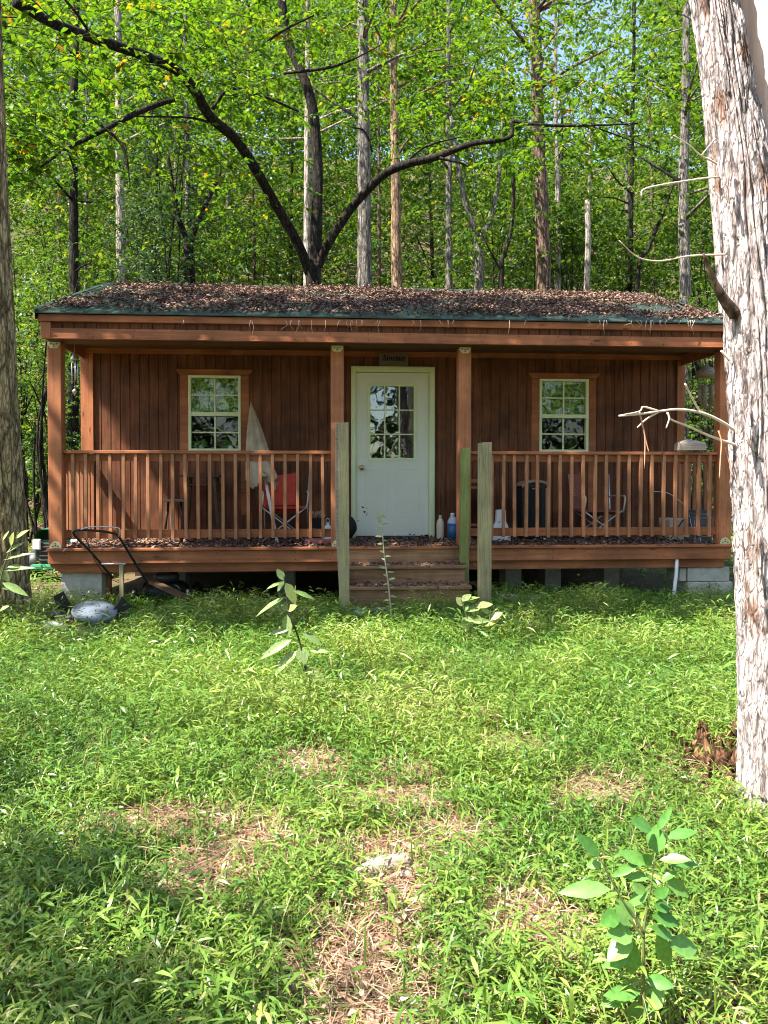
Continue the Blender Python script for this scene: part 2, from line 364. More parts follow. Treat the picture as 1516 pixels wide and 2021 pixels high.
m=MB(); m.box(-WX+.03,WX-.03,P+.03,WB-.03,.45,.6); m.box(-WX+.03,WX-.03,3.4,3.45,.6,3.); m.build('interior_partition',M['darkwood'],cabin)
m=MB(); m.box(-WX,WX,P,WB,2.99,3.03); m.build('room_ceiling',M['ceil'],cabin)
# corner boards and wall header
for s in (-1,1):
    m=MB(); m.box(min(s*WX,s*(WX-.1)),max(s*WX,s*(WX-.1)),P-.022,P-.002,.55,2.895); m.build('corner_board',M['post'],cabin,.003)
m=MB(); m.box(-WX+.102,-WX+.15,P-.03,P-.002,D,2.895); m.build('corner_batten',M['post'],cabin,.003)
m=MB(); m.box(-WX,WX,P-.03,P-.002,2.90,2.985); m.build('wall_header',M['board'],cabin,.003)
# --- windows
for a,b in wins:
    f=MB(); t=.032; y0,y1=P-.03,P+.05
    f.box(a,a+t,y0,y1,WZ0,WZ1); f.box(b-t,b,y0,y1,WZ0,WZ1); f.box(a+t,b-t,y0,y1,WZ1-t,WZ1); f.box(a+t,b-t,y0,y1,WZ0,WZ0+t)
    zm=(WZ0+WZ1)/2-.005; f.box(a+t,b-t,y0+.004,y1,zm-.028,zm+.02)
    win=f.build('window',M['white'],cabin,.003)
    mu=MB(); xc=(a+b)/2
    for z0,z1,yy in ((zm+.02,WZ1-t,P-.005),(WZ0+t,zm-.028,P+.012)):
        zc=(z0+z1)/2; mu.box(xc-.009,xc+.009,yy,yy+.012,z0,z1); mu.box(a+t,xc-.009,yy,yy+.012,zc-.008,zc+.008); mu.box(xc+.009,b-t,yy,yy+.012,zc-.008,zc+.008)
    mu.build('muntin',M['white'],win)
    gl=MB(); gl.box(a+t,b-t,P+.014,P+.018,zm+.02,WZ1-t); gl.box(a+t,b-t,P+.03,P+.034,WZ0+t,zm-.028); gl.build('glass_pane',M['glass'],win)
    cu=MB()
    cu.grid(lambda u,v:(a+.03+u*(b-a-.06),P+.058+.008*math.sin(u*40),zm-.02+v*(WZ1-zm+.02)),60,2); cu.build('curtain',M['curtain'],win)
    # brown trim with flared head
    tr=MB(); tr.box(a-.10,a-.003,P-.02,P-.002,D+.3,WZ1+.002); tr.box(b+.003,b+.10,P-.02,P-.002,D+.3,WZ1+.002)
    tr.box(a,b,P-.02,P-.002,WZ0-.1,WZ0-.003)
    tr.prism([(a-.10,WZ1+.004),(b+.10,WZ1+.004),(b+.145,WZ1+.062),(b+.145,WZ1+.075),(a-.145,WZ1+.075),(a-.145,WZ1+.062)],P-.03,P-.002)
    tr.build('window_trim',M['board'],win,.003)
# plants on the sill inside the left window
# --- door
fr=MB(); fx0,fx1,fz=-.505,.537,2.777
fr.box(fx0,-.447,P-.045,P+.03,D,fz); fr.box(.467,fx1,P-.045,P+.03,D,fz); fr.box(-.447,.467,P-.045,P+.03,2.706,fz)
fr.box(fx0+.012,-.459,P-.055,P-.045,D+.002,fz-.012); fr.box(.479,fx1-.012,P-.055,P-.045,D+.002,fz-.012); fr.box(-.459,.479,P-.055,P-.045,2.718,fz-.012)
fr.build('door_frame',M['white'],cabin,.004)
a0,a1=U(730,830,P).x,U(817,830,P).x; gz1,gz0=U(775,762,P).z,U(775,905,P).z
dm=MB(); y0,y1=P-.015,P+.03; x0,x1=-.444,.464; z0,z1=D+.03,2.70
dm.box(x0,a0,y0,y1,z0,z1); dm.box(a1,x1,y0,y1,z0,z1); dm.box(a0,a1,y0,y1,gz1,z1); dm.box(a0,a1,y0,y1,z0,gz0)
for xa,xb in ((-.33,-.04),(.06,.35)):      # two pressed panels below the glass
    for q0,q1,r0,r1 in ((xa,xb,1.50,1.515),(xa,xb,.90,.915),(xa,xa+.015,.915,1.50),(xb-.015,xb,.915,1.50)): dm.box(q0,q1,y0-.004,y0,r0,r1)
    dm.box(xa+.045,xb-.045,y0-.003,y0,.96,1.455)
door=dm.build('door',M['door'],cabin,.002)
lf=MB(); t=.028
for q in ((a0-t,a0+.006,gz0-t,gz1+t),(a1-.006,a1+t,gz0-t,gz1+t),(a0+.006,a1-.006,gz1-.006,gz1+t),(a0+.006,a1-.006,gz0-t,gz0+.006)): lf.box(q[0],q[1],y0-.012,y0-.001,q[2],q[3])
for i in (1,2):
    xx=a0+(a1-a0)*i/3; lf.box(xx-.009,xx+.009,y0-.006,y0+.004,gz0+.006,gz1-.006)
    zz=gz0+(gz1-gz0)*i/3
    for j in range(3):
        l=a0+(a1-a0)*j/3+.009; r=a0+(a1-a0)*(j+1)/3-.009; lf.box(l,r,y0-.005,y0+.004,zz-.008,zz+.008)
lf.build('glazing_bar',M['white'],door,.002)
gl=MB(); gl.box(a0,a1,y0+.006,y0+.012,gz0,gz1); gl.build('glass_pane',M['doorglass'],door)
kb=MB(); kc=U(714,923,P-.03); kb.X=Matrix.Translation((kc.x,y0,kc.z))@Matrix.Rotation(R_(90),4,'X')
kb.lathe([(.03,0),(.03,.006),(.012,.012),(.012,.03),(.026,.038),(.031,.05),(.026,.062),(.008,.067)],n=20); kb.build('door_knob',M['brass'],door)
for c in ((716,1001,.022,.010,30),(720,1010,.02,.016,10),(723,1016,.012,.030,20),(724,1003,.008,.008,0),(707,1028,.012,.008,30)):
    ch=MB(); q=U(c[0],c[1],y0-.001); ch.X=Matrix.Translation((q.x,y0-.0015,q.z))@Matrix.Rotation(R_(c[4]),4,'Y'); ch.prism([(-c[2],0),(-.2*c[2],-c[3]),(c[2],-.3*c[3]),(.4*c[2],c[3])],0,.001); ch.build('paint_chip',M['ink'],door)
th=MB(); th.box(x0,x1,P-.05,P+.03,D,D+.022); th.build('threshold',M['greyd'],cabin,.003)
# --- deck, rim, lower beam
HW=3.757
m=MB(); nb=54
for i in range(nb):
    xa=-HW+i*2*HW/nb; m.box(xa+.002,xa+2*HW/nb-.002,.035,P-.002,D-.03,D-.001)
m.build('porch_deck',M['deck'],cabin)
m=MB(); m.box(-HW-.01,-.66,-.03,.033,D-.028,D+.002); m.box(.72,HW+.01,-.03,.033,D-.028,D+.002); m.box(-.658,.718,-.03,.033,D-.028,D+.001); m.build('deck_edge_board',M['board'],cabin,.005)
m=MB(); m.box(-HW,HW,0,.04,D-.165,D-.031); m.build('rim_board',M['board'],cabin,.004)
m=MB(); m.prism([(-HW,D-.168),(HW-.05,D-.168),(HW-.05,D-.268),(-HW+.11,D-.268),(-HW,D-.20)],.06,.14); m.build('floor_beam',M['board'],cabin,.004)
m=MB()
for x in np.linspace(-3.6,3.6,13): m.box(x-.02,x+.02,.15,WB-.1,D-.2,D-.035)
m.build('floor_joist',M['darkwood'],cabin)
for s in (-1,1):
    m=MB(); m.box(s*HW-.02,s*HW+.02,.045,P-.01,D-.165,D-.032); m.build('rim_board',M['yboard'],cabin,.004)
# piers
m=MB(); a=U(121,1150,.1).x; b=U(201,1150,.1).x; m.box(a,b,.1,.5,-.1,D-.27); m.build('pier_block',M['concrete'],cabin,.008)
a=U(1358,1150,.08).x; b=U(1440,1150,.08).x
m=MB(); m.box(a,b,.08,.45,.21,D-.27); m.box(a-.09,a-.008,.10,.45,.21,D-.28); m.build('pier_block',M['concrete'],cabin,.008)
m=MB(); m.box(a-.01,(a+b)/2-.004,.06,.45,-.1,.205); m.box((a+b)/2+.004,b+.03,.062,.45,-.1,.204); m.build('pier_block',M['concrete'],cabin,.008)
for x in (-2.6,-1.3,1.5,2.0,2.75):
    m=MB(); m.box(x-.1,x+.1,1.0,1.35,-.1,D-.2); m.build('pier_block',M['concrete'],cabin,.008)
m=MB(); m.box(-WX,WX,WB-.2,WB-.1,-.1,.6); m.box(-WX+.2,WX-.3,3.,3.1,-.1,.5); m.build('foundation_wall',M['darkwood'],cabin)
# --- steps
sx0=U(688,1110,-.3).x
for k,(yf,xr,pt_) in enumerate(((-.30,U(922,1116,-.3).x,1117),(-.58,U(932,1158,-.58).x,1158))):
    zt_=U(800,pt_,yf).z; zb=zt_-.18
    m=MB(); m.box(sx0-.06,xr,yf,yf+.30,zt_-.035,zt_); m.build('step',M['step'],cabin,.006)
    m=MB(); m.box(sx0-.06,xr-.02,yf+.025,yf+.05,max(-.05,zb-.02) if k==0 else -.05,zt_-.037); m.build('riser',M['step'],cabin,.003)
m=MB(); m.box(sx0-.06,U(912,1095,-.03).x,-.012,-.002,.45,D-.03); m.build('riser',M['step'],cabin,.003)
m=MB(); xr=U(922,1116,-.3).x
m.prism([(sx0-.05,-.05),(sx0-.01,-.05),(sx0-.01,.42),(sx0-.05,.42)],-.5,-.02); m.build('stringer',M['step'],cabin); m=MB(); m.prism([(xr-.09,-.05),(xr-.05,-.05),(xr-.05,.41),(xr-.09,.41)],-.24,-.02); m.build('stringer',M['step'],cabin)
# newels
def newel(px0,px1,pt,Y,zb,mat,lean=0):
    a=U(px0,pt,Y); b=U(px1,pt,Y); q=MB(); w=b.x-a.x
    q.add([(a.x+lean,Y,zb),(b.x+lean,Y,zb),(b.x+lean,Y+w,zb),(a.x+lean,Y+w,zb),(a.x,Y,a.z-.004),(b.x,Y,a.z+.004),(b.x,Y+w,a.z),(a.x,Y+w,a.z-.006)],
          [(0,3,2,1),(4,5,6,7),(0,1,5,4),(1,2,6,5),(2,3,7,6),(3,0,4,7)])
    return q.build('newel_post',mat,cabin,.004)
newel(667.5,688,834,-.85,-.1,M['newel'],.01); newel(947.5,971,873,-.85,-.1,M['newel'])
newel(911,928,884,-.16,.2,M['newelg'],-.01)
a=U(662,836,-.78); m=MB(); m.add([(a.x,-.78,.9),(a.x+.05,-.78,.0),(a.x+.05,-.74,.0),(a.x,-.74,.9),(a.x,-.78,a.z),(a.x+.06,-.78,a.z),(a.x+.06,-.74,a.z),(a.x,-.74,a.z)],[(0,1,5,4),(1,2,6,5),(2,3,7,6),(3,0,4,7),(4,5,6,7)]); m.build('split_plank',M['greywood'],cabin,.003)
# --- porch posts
PXS=(-3.682,-.697,.703,3.686); PW=.071; ZP=2.826
for i,x in enumerate(PXS):
    m=MB(); m.box(x-PW,x+PW,0.005,.145,D+.002,ZP); po=m.build('porch_post',M['post'],cabin,.006)
    def brk(zb,up,yo=0):
        b=MB(); pts=[(-.062,0),(.062,0),(.062,.03),(.036,.066),(-.036,.066),(-.062,.03)] if up<0 else [(.062*math.cos(t)*1.,.075*math.sin(t)) for t in np.linspace(0,math.pi,9)]
        b.prism([(x+px_,zb+up*pz) for px_,pz in pts][::(-1 if up<0 else 1)],.0,.0045)
        o=b.build('bracket',M['bracket'],po)
        k=MB()
        for qx,qz in ((-.03,.02),(.03,.02),(0,.028),(0,.048)):
            k.box(x+qx-.006,x+qx+.006,-.004,-.0005,zb+up*qz-.006,zb+up*qz+.006)
        k.build('bolt',M['greyd'],po)
    brk(ZP-.002,-1); brk(D+.004,1)
# --- railings
def railing(x0,x1,balx):
    r=MB(); zc=U(400,889,0.03).z; r.box(x0,x1,.03,.12,zc-.034,zc); r.box(x0,x1,.078,.112,zc-.115,zc-.04); zl=U(400,1053,.08).z
    r.box(x0,x1,.078,.112,zl-.045,zl+.045)
    ra=r.build('porch_railing',M['board'],cabin,.004)
    for bx in balx:
        b=MB(); j=random.uniform(-.006,.006); k=random.uniform(-.008,.008); zb=zl-.055+random.uniform(-.012,.006)
        b.bar((bx+j,.058,zb),(bx+k,.058,zc-.036),.034,.036,(0,1,0)); b.build('baluster',M['balus'],ra,.003)
railing(PXS[0]+PW,PXS[1]-PW,[U(145+24.6*i,980,.05).x for i in range(21)])
railing(PXS[2]+PW,PXS[3]-PW,[U(948+22.65*i,980,.05).x for i in range(1,21)])
for s in (-1,1):
    r=MB(); x=s*3.70; zc=U(400,889,0.03).z; r.box(x-.04,x+.04,.15,P-.032,zc-.034,zc); r.box(x-.02,x+.02,.15,P-.032,zc-.115,zc-.04); r.box(x-.02,x+.02,.15,P-.032,D+.10,D+.19)
    ra=r.build('porch_railing',M['yboard'],cabin,.004)
    for i in range(7):
        b=MB(); yy=.26+i*.135; b.box(x-s*.057-.017,x-s*.057+.017,yy-.017,yy+.017,D+.09,zc-.04); b.build('baluster',M['balus'],ra,.003)
# --- porch beam box and fascia
BX=HW-.012
m=MB(); m.box(-BX+.10,BX-.10,-.20,-.165,2.832,2.932); m.box(-BX+.10,BX-.10,-.215,-.165,2.822,2.831); m.build('porch_beam',M['board'],cabin,.004)
m=MB(); siding(m,-BX+.10,BX-.10,2.93,3.0,-.168); m.build('beam_siding',M['siding'],cabin)
m=MB(); m.box(-BX-.02,BX+.02,-.222,-.17,2.998,3.07); m.build('eave_board',M['board'],cabin,.004)
for s in (-1,1):
    m=MB(); xx=s*(BX-.05); m.box(xx-.05,xx+.05,-.205,-.155,2.825,2.996); m.build('corner_board',M['post'],cabin,.004)
    m=MB(); m.box(s*BX-.03 if s>0 else -BX,s*BX if s>0 else -BX+.03,-.154,P,2.832,2.995); m.build('side_beam',M['yboard'],cabin,.004)
    m=MB(); xx=s*(WX+.006); m.add([(xx,-.17,2.99),(xx,P+3.8,2.99),(xx,5.2,3.06),(xx,2.5,4.0),(xx,-.2,3.05)],[(0,1,2,3,4)]); m.build('gable_siding',M['siding'],cabin)
m=MB(); m.box(-BX+.03,BX-.03,-.12,.16,2.828,2.92); m.build('beam_underside',M['ceil'],cabin)
m=MB(); m.box(-BX+.03,BX-.03,.162,P-.032,2.96,2.985); m.build('porch_ceiling',M['ceil'],cabin)
for nm_,y_,zz_ in (('nail_row',-.2012,(2.85,2.915)),('nail_row',-.0012,(D-.06,D-.135))):
    m=MB()
    for x in np.arange(-3.6,3.7,.405):
        for z_ in zz_: xx=x+random.uniform(-.03,.03); m.add([(xx+.006*math.cos(k),y_-.0005,z_+.006*math.sin(k)) for k in np.linspace(0,6.283,7)[:-1]],[tuple(range(6))])
    o=m.build(nm_,M['ink'],cabin); o['kind']='stuff'
# --- roof
def roofz(y): return 3.085+(y+.25)/2.75*(.955) if y<=2.5 else 3.085+(5.25-y)/2.75*.955
RX=3.79
xs_=[];x=-RX;
prof=[(-RX,0)]
k=-RX+.05
while k<RX-.05:
    prof+= [(k-.03,0),(k-.012,.02),(k+.012,.02),(k+.03,0)]; k+=.229
prof.append((RX,0)); n=len(prof)
m=MB(); vs_=[]
for y in (-.25,2.5,5.25):
    vs_+=[(a,y,roofz(y)+b) for a,b in prof]
m.add(vs_,[(r*n+i,r*n+i+1,(r+1)*n+i+1,(r+1)*n+i) for r in (0,1) for i in range(n-1)])
m.add([(a,y,roofz(y)-.012) for y in (-.25,2.5,5.25) for a in (-RX,RX)],[(0,2,3,1),(2,4,5,3)])
m.add([(a,-.25,roofz(-.25)+b) for a,b in prof]+[(a,-.25,roofz(-.25)-.012) for a,b in prof],[(i+1,i,i+n,i+1+n) for i in range(n-1)])
roof=m.build('roof',M['roof'],cabin)
m=MB()
for ya,yb in ((2.30,2.5),(2.5,2.70)):
    za,zb=roofz(ya)+.03,roofz(yb)+.03
    m.add([(-RX-.02,ya,za),(RX+.02,ya,za),(RX+.02,yb,zb),(-RX-.02,yb,zb),(-RX-.02,ya,za-.03),(RX+.02,ya,za-.03),(RX+.02,yb,zb-.03),(-RX-.02,yb,zb-.03)],[(0,1,2,3),(0,4,5,1),(0,3,7,4),(1,5,6,2)])
m.build('ridge_cap',M['roof'],roof)
for s in (-1,1):
    m=MB(); x=s*(RX+.004)
    for ya,yb in ((-.25,2.5),(2.5,5.25)):
        m.add([(x-.05,ya,roofz(ya)+.024),(x+.012,ya,roofz(ya)+.024),(x+.012,yb,roofz(yb)+.024),(x-.05,yb,roofz(yb)+.024),(x+.012,ya,roofz(ya)-.08),(x+.012,yb,roofz(yb)-.08)],[(0,1,2,3),(1,4,5,2)])
    m.build('gable_trim',M['roof'],roof)
# --- sign above the door
a=U(748,697,P-.05); b=U(806,722,P-.05)
sg=thing('name_sign','small weathered wooden name board reading Sinclair above the white door','sign',((a.x+b.x)/2,P-.05,b.z))
m=MB(); m.box(a.x,b.x,P-.055,P-.032,b.z,a.z); m.build('sign_board',M['signwood'],sg,.004)
fc=bpy.data.curves.new('lettering','FONT'); fc.body='Sinclair'; fc.size=.098; fc.align_x='CENTER'; fc.extrude=.001; fc.offset=.0018; fc.shear=.12
to=bpy.data.objects.new('lettering_curve',fc); COL.objects.link(to)
dg=bpy.context.evaluated_depsgraph_get(); me=bpy.data.meshes.new_from_object(to.evaluated_get(dg)); bpy.data.objects.remove(to)
lo=bpy.data.objects.new('lettering',me); COL.objects.link(lo); lo.parent=sg; me.materials.clear(); me.materials.append(M['ink'])
lo.location=(.005,-.0075,.062); lo.rotation_euler=(math.pi/2,0,0)

# ------------------------------------------------------------------ trees
def bez(pts,n=10):
    "smooth polyline through points (Catmull-Rom); points may carry a radius as 4th value"
    P_=[np.array(p,float) for p in pts]; P_=[2*P_[0]-P_[1]]+P_+[2*P_[-1]-P_[-2]]; out=[]
    for i in range(1,len(P_)-2):
        a,b,c,d=P_[i-1:i+3]
        for t in np.linspace(0,1,n,endpoint=False): out.append(.5*((2*b)+(-a+c)*t+(2*a-5*b+4*c-d)*t*t+(-a+3*b-3*c+d)*t**3))
    out.append(P_[-2]); return np.array(out)
def trunk(name,pts,mat,parent,n=12,wob=.12,seg=8):
    q=bez(pts,seg); m=MB(); m.tube([tuple(p[:3]) for p in q],[max(.004,p[3]) for p in q],n,True,wob); return m.build(name,mat,parent)
def branch_set(m,tr,n,zmin,L,g,tips):
    "n side branches off a trunk polyline tr (x,y,z,r); writes tubes into m, tip positions into tips"
    zs=tr[:,2]
    for i in range(n):
        z=g.uniform(zmin,zs[-1]); k=int(np.argmin(abs(zs-z))); p=tr[k]; a=g.uniform(0,2*math.pi); l=g.uniform(*L)*(1-.5*max(0,(z-zmin)/(zs[-1]-zmin+.1)))
        d=np.array([math.cos(a),math.sin(a),g.uniform(.1,.7)]); q=[p[:3]+d*l*t+np.array([0,0,-.12*l*t*t])+g.normal(0,.06*l,3)*t for t in (0,.35,.7,1)]
        r=min(p[3]*.45,.012+.016*l); m.tube([tuple(x) for x in q],[r,r*.75,r*.5,.006],5)
        for t in (.45,.7,.9,1.05): tips.append(p[:3]+d*l*t+np.array([0,0,-.12*l*t*t])+g.normal(0,.25,3))
def bgtree(name,label,px0,px1,wpx,Y,matb,top=18,leafmat_='leaf',zc=5.,nb=16,L=(1.2,3.2),nl=26,ls=(.08,.15),seed=1,pytop=0,broken=None,bow=0,crown=True,group=None):
    g=np.random.default_rng(seed); a=U(px0,565,Y); b=U(px1,pytop,Y); r=wpx/2/PX(Y)
    sx=(b.x-a.x)/(b.z-a.z); zg=H(a.x,Y)
    if broken: top=U(px1,broken,Y).z
    x=lambda z:a.x+sx*(z-a.z)+bow*math.sin(z*.5)
    zz=np.linspace(zg-.2,top,7)
    pts=[(x(z),Y+g.normal(0,.05),z,r*(1.25 if i==0 else 1)*(1-(.25 if broken else .75)*max(0,(z-3)/top))) for i,z in enumerate(zz)]
    t=thing(name,label,'tree',(x(zg),Y,zg),group)
    tr=bez(pts,8); m=MB(); m.tube([tuple(p[:3]) for p in tr],list(tr[:,3]),14,True,.14); tips=[]
    if crown:
        m2=MB(); branch_set(m2,tr,nb,zc,L,g,tips)
    m.build('trunk',M[matb],t)
    if crown:
        m2.build('limbs',M[matb],t)['kind']='stuff'
        cloud('crown',tips,nl,(.38,.38,.16),ls,M[leafmat_],t,None,seed)
    return t
T=[ # px at roof line, px at frame top, width, Y
 ('tree','pale barked tree rising behind the left end of the roof',240,233,23,15,'bark_light',dict(zc=10.1,seed=11)),
 ('tree','thin grey tree beside the small dark forked tree, left of centre',371,366,14,17,'bark_grey',dict(zc=10.6,seed=12)),
 ('tree','thin grey trunk just left of the dark three-stemmed tree',606,607,17,13,'bark_light',dict(zc=10.6,seed=13)),
 ('tree','straight grey-brown tree just right of the three-stemmed tree',720,716,33,10,'bark_grey',dict(zc=8.4,seed=14)),
 ('tree','tree with orange lower trunk behind the roof centre',783,776,25,11.5,'bark_orange',dict(zc=9.1,seed=15)),
 ('tree','slim grey tree between the orange trunk and the forked tree',887,886,18,13,'bark_grey',dict(zc=9.6,seed=16)),
 ('tree','thickest brown trunk behind the roof, with a pale scar',1073,1052,35,10.5,'bark_brown',dict(zc=10.1,seed=17)),
 ('tree','thin pale tree beside the thickest brown trunk',1102,1097,13,15,'bark_light',dict(zc=10.6,seed=18)),
 ('tree_snag','broken pale dead trunk standing without a top behind the roof',1158,1166,13,13,'bark_light',dict(broken=395,crown=False,seed=19)),
 ('tree','dark slender tree behind the right part of the roof',1244,1252,13,16,'bark_dark',dict(zc=9.6,seed=20)),
 ('tree','grey-brown straight tree above the right end of the roof',1350,1354,28,13.5,'bark_grey',dict(zc=8.6,seed=21)),
 ('tree','bright pale trunk seen between the roof corner and the big peeling tree',1426,1380,31,6.0,'bark_pale',dict(zc=9.1,seed=22,nb=7,L=(.8,1.8))),
 ('tree','dark trunk seen through the left end of the porch',146,150,20,9,'bark_dark',dict(zc=4.2,seed=23,nb=14,L=(.8,2.))),
]
for nm,lb,p0,p1,wd,Y,mb_,k in T: bgtree(nm,lb,p0,p1,wd,Y,mb_,**k)
# small dark forked trees
def pxpath(l): return [(*U(x,y,Y),r/PX(Y)) for x,y,Y,r in l]
def forktree(name,label,paths,matb,leaf,n,ls,seed,cl=(.3,.3,.14)):
    base=U(*paths[0][0][:3]); t=thing(name,label,'tree',(base.x,base.y,H(base.x,base.y)))
    g=np.random.default_rng(seed); tips=[]
    for i,l in enumerate(paths):
        q=pxpath(l)
        if i==0: q=[(q[0][0],q[0][1],H(q[0][0],q[0][1])-.1,q[0][3]*1.3)]+q
        tr=bez(q,8); m=MB(); m.tube([tuple(p[:3]) for p in tr],[max(.006,p[3]) for p in tr],10,True,.12); m.build('trunk' if i==0 else 'limb',M[matb],t)
        if n:
            for p in tr[len(tr)//2:]:
                for _ in range(2): tips.append(p[:3]+g.normal(0,.5,3))
    if n: cloud('crown',tips,n,cl,ls,M[leaf],t,None,seed)
    return t
forktree('forked_tree','small dark forked tree behind the roof, left of centre',[[(374,560,12,12),(372,500,12,10),(372,470,12,9)],[(373,480,12,8),(395,430,12,6),(440,330,12,3)],[(372,480,12,7),(350,420,12,5),(330,300,12,3)]],'bark_dark','leaf',16,(.1,.17),31)
forktree('forked_tree','grey tree forking into a V behind the roof, right of centre',[[(946,565,12,10),(946,500,12,9.5),(945,475,12,9)],[(945,480,12,7),(925,420,12,6.5),(908,350,12,5),(890,230,12,3)],[(946,480,12,7),(968,430,12,6),(985,350,12,4),(995,200,12,3)]],'bark_grey','leaf',14,(.1,.18),32)
forktree('sapling_tree','thin dark crooked sapling tree right of the V-forked tree',[[(990,565,10.5,4.5),(997,500,10.5,4),(1011,440,10.5,4),(1014,330,10.5,3),(1012,260,10.5,2)],[(992,540,10.5,2.5),(965,490,10.5,1.8),(945,450,10.5,1)]],'bark_dark','leaf',14,(.1,.16),33)
forktree('leaning_tree','dark thin tree leaning right behind the right half of the roof',[[(1258,565,14,4),(1280,490,14,4),(1305,430,14,3.5),(1330,360,14,2)]],'bark_dark','leaf',10,(.1,.17),34)
# dark three-stemmed tree that leans over the roof
tp=[[(619,570,6.4,18),(619,540,6.4,17),(620,515,6.4,15)],
 [(612,540,6.4,12),(588,480,6.2,11),(545,405,5.8,11),(505,335,5.3,11),(465,275,4.9,11),(415,230,4.4,11.5),(385,180,4.0,11.5),(350,140,3.5,11),(290,112,3.0,11),(200,80,2.4,11.5),(110,48,1.8,11),(30,5,1.2,11)],
 [(623,530,6.4,14),(625,420,6.4,13.5),(626,320,6.5,12.5),(618,220,6.5,12),(598,150,6.5,11),(570,85,6.6,10.5),(556,0,6.6,10),(552,-80,6.6,8)],
 [(628,525,6.4,11),(650,478,6.2,9.5),(700,403,5.9,9.5),(755,347,5.5,9.5),(800,325,5.2,9),(860,310,4.9,8),(930,284,4.5,6.5),(1004,272,4.2,5),(1010,240,4.2,3)]]
tb=U(619,570,6.4); tt=thing('three_stemmed_tree','dark three-stemmed tree behind the cabin, its long left stem leaning over the roof','tree',(tb.x,tb.y,H(tb.x,tb.y)))
g=np.random.default_rng(5); tips=[]
for i,l in enumerate(tp):
    q=pxpath(l)
    if i==0: q=[(q[0][0],q[0][1],0,q[0][3]*1.3)]+q
    tr=bez(q,8); m=MB(); m.tube([tuple(p[:3]) for p in tr],[p[3]*.86 for p in tr],12,True,.10); m.build('trunk' if i==0 else 'stem',M['bark_dark'],tt)
bp=[[(350,195,3.9,4),(300,210,3.6,6),(235,240,3.2,5.5),(190,265,2.9,4.5),(130,295,2.6,3.5),(80,330,2.3,2)],[(203,250,3.0,3),(235,278,3.0,3.4),(250,315,3.0,2.5),(256,360,3.0,1.2)],[(132,290,2.6,2.5),(148,345,2.6,1.6),(150,400,2.6,1)],
 [(175,62,2.2,3),(150,25,2.0,3),(120,-10,1.8,2)],[(420,215,4.4,4),(455,175,4.4,3.4),(520,190,4.6,2.6),(590,220,4.8,2)],[(410,240,4.4,3),(370,232,4.0,2),(270,230,3.4,1.2)],
 [(505,100,5,2.4),(560,60,5,2.4),(620,30,5,1.5)],[(560,145,6.4,2.5),(640,135,6.2,3),(690,120,6,2),(750,90,6,1)],[(868,312,4.8,3),(910,322,4.7,2),(925,330,4.7,1)],
 [(1010,238,4.2,3.4),(1060,246,4.,3.2),(1140,248,3.8,2.6),(1260,244,3.4,1.5)],[(1170,250,3.7,1.6),(1240,275,3.6,1.3),(1300,300,3.5,1)],[(790,330,5.3,2.2),(840,290,5.3,2),(910,270,5.2,1.2)],[(735,300,6,2),(720,260,6,2),(690,250,6,1)]]
m=MB()
for l in bp:
    tr=bez(pxpath(l),6); m.tube([tuple(p[:3]) for p in tr],[max(.004,p[3]) for p in tr],6)
o=m.build('branches',M['bark_dark'],tt); o['kind']='stuff'
g=np.random.default_rng(6); cs=[]
sx_=[30,110,200,290,350,385,415,465,505,545,600,640,700,800,900,1400]; sy_=[1.2,1.8,2.4,3,3.5,4,4.4,4.9,5.3,5.8,6.3,6.3,6,5.2,4.6,3.6]
def sp(n,x0,x1,y0,y1,Ya,Yb):
    for _ in range(n):
        x=g.uniform(x0,x1); cs.append(tuple(U(x,g.uniform(y0,y1),float(np.interp(x,sx_,sy_))+g.uniform(Ya,Yb))))
sp(105,-60,420,-60,300,.7,4); sp(46,-40,230,200,340,.4,2.); sp(70,380,900,-60,230,.8,3.5); sp(22,380,560,270,440,.6,2); sp(30,780,1060,180,330,.5,2); sp(24,900,1380,120,290,.4,2); sp(55,700,1340,-60,200,.5,3)
sp(62,-40,640,-60,215,-.9,-.25); sp(12,400,600,250,430,-.5,-.15); sp(14,900,1330,180,330,-.6,-.2)
cloud('crown',cs,26,(.28,.28,.09),(.085,.145),M['leaf_y'],tt,None,41,.42,.66,twigmat=M['bark_dark'])
# nearer twig of dull out-of-reach leaves hanging in at the top
# ---- foreground left trunk
def barktrunk(name,pts,mat,parent,nang,dz,amp,freq,seed=0,vs=1.):
    tr=bez(pts,30); L=np.cumsum([0]+[np.linalg.norm(tr[i+1][:3]-tr[i][:3]) for i in range(len(tr)-1)]); n=int(L[-1]/dz); s=np.linspace(0,L[-1],n)
    Q=np.stack([np.interp(s,L,tr[:,k]) for k in range(4)],1); vs_=[]
    for i,p in enumerate(Q):
        for j in range(nang):
            a=2*math.pi*j/nang; ca,sa=math.cos(a),math.sin(a)
            wv=.35*noise.noise((ca*2+seed,sa*2,p[2]*1.1)); k=freq
            n1=noise.noise((math.cos(a+wv*.5)*k+seed,math.sin(a+wv*.5)*k,p[2]*2.2*vs)); n2=noise.noise((ca*k*2.6,sa*k*2.6+seed,p[2]*7*vs)); n3=noise.noise((ca*k*7,sa*k*7,p[2]*24))
            pl=noise.cell((ca*k*1.2+wv,sa*k*1.2+seed,p[2]*3.3*vs+wv*2))
            h=1-min(1,abs(n1)*4.2); d=-amp*h**1.6+amp*.45*n2+amp*.22*n3+amp*.25*(pl-.5)
            r=p[3]+d; vs_.append((p[0]+ca*r,p[1]+sa*r,p[2]+amp*.3*n2))
    m=MB(); m.add(vs_,[(i*nang+j,i*nang+(j+1)%nang,(i+1)*nang+(j+1)%nang,(i+1)*nang+j) for i in range(n-1) for j in range(nang)],True)
    return m.build(name,mat,parent)
b0=G(26,1232); YL=b0.y
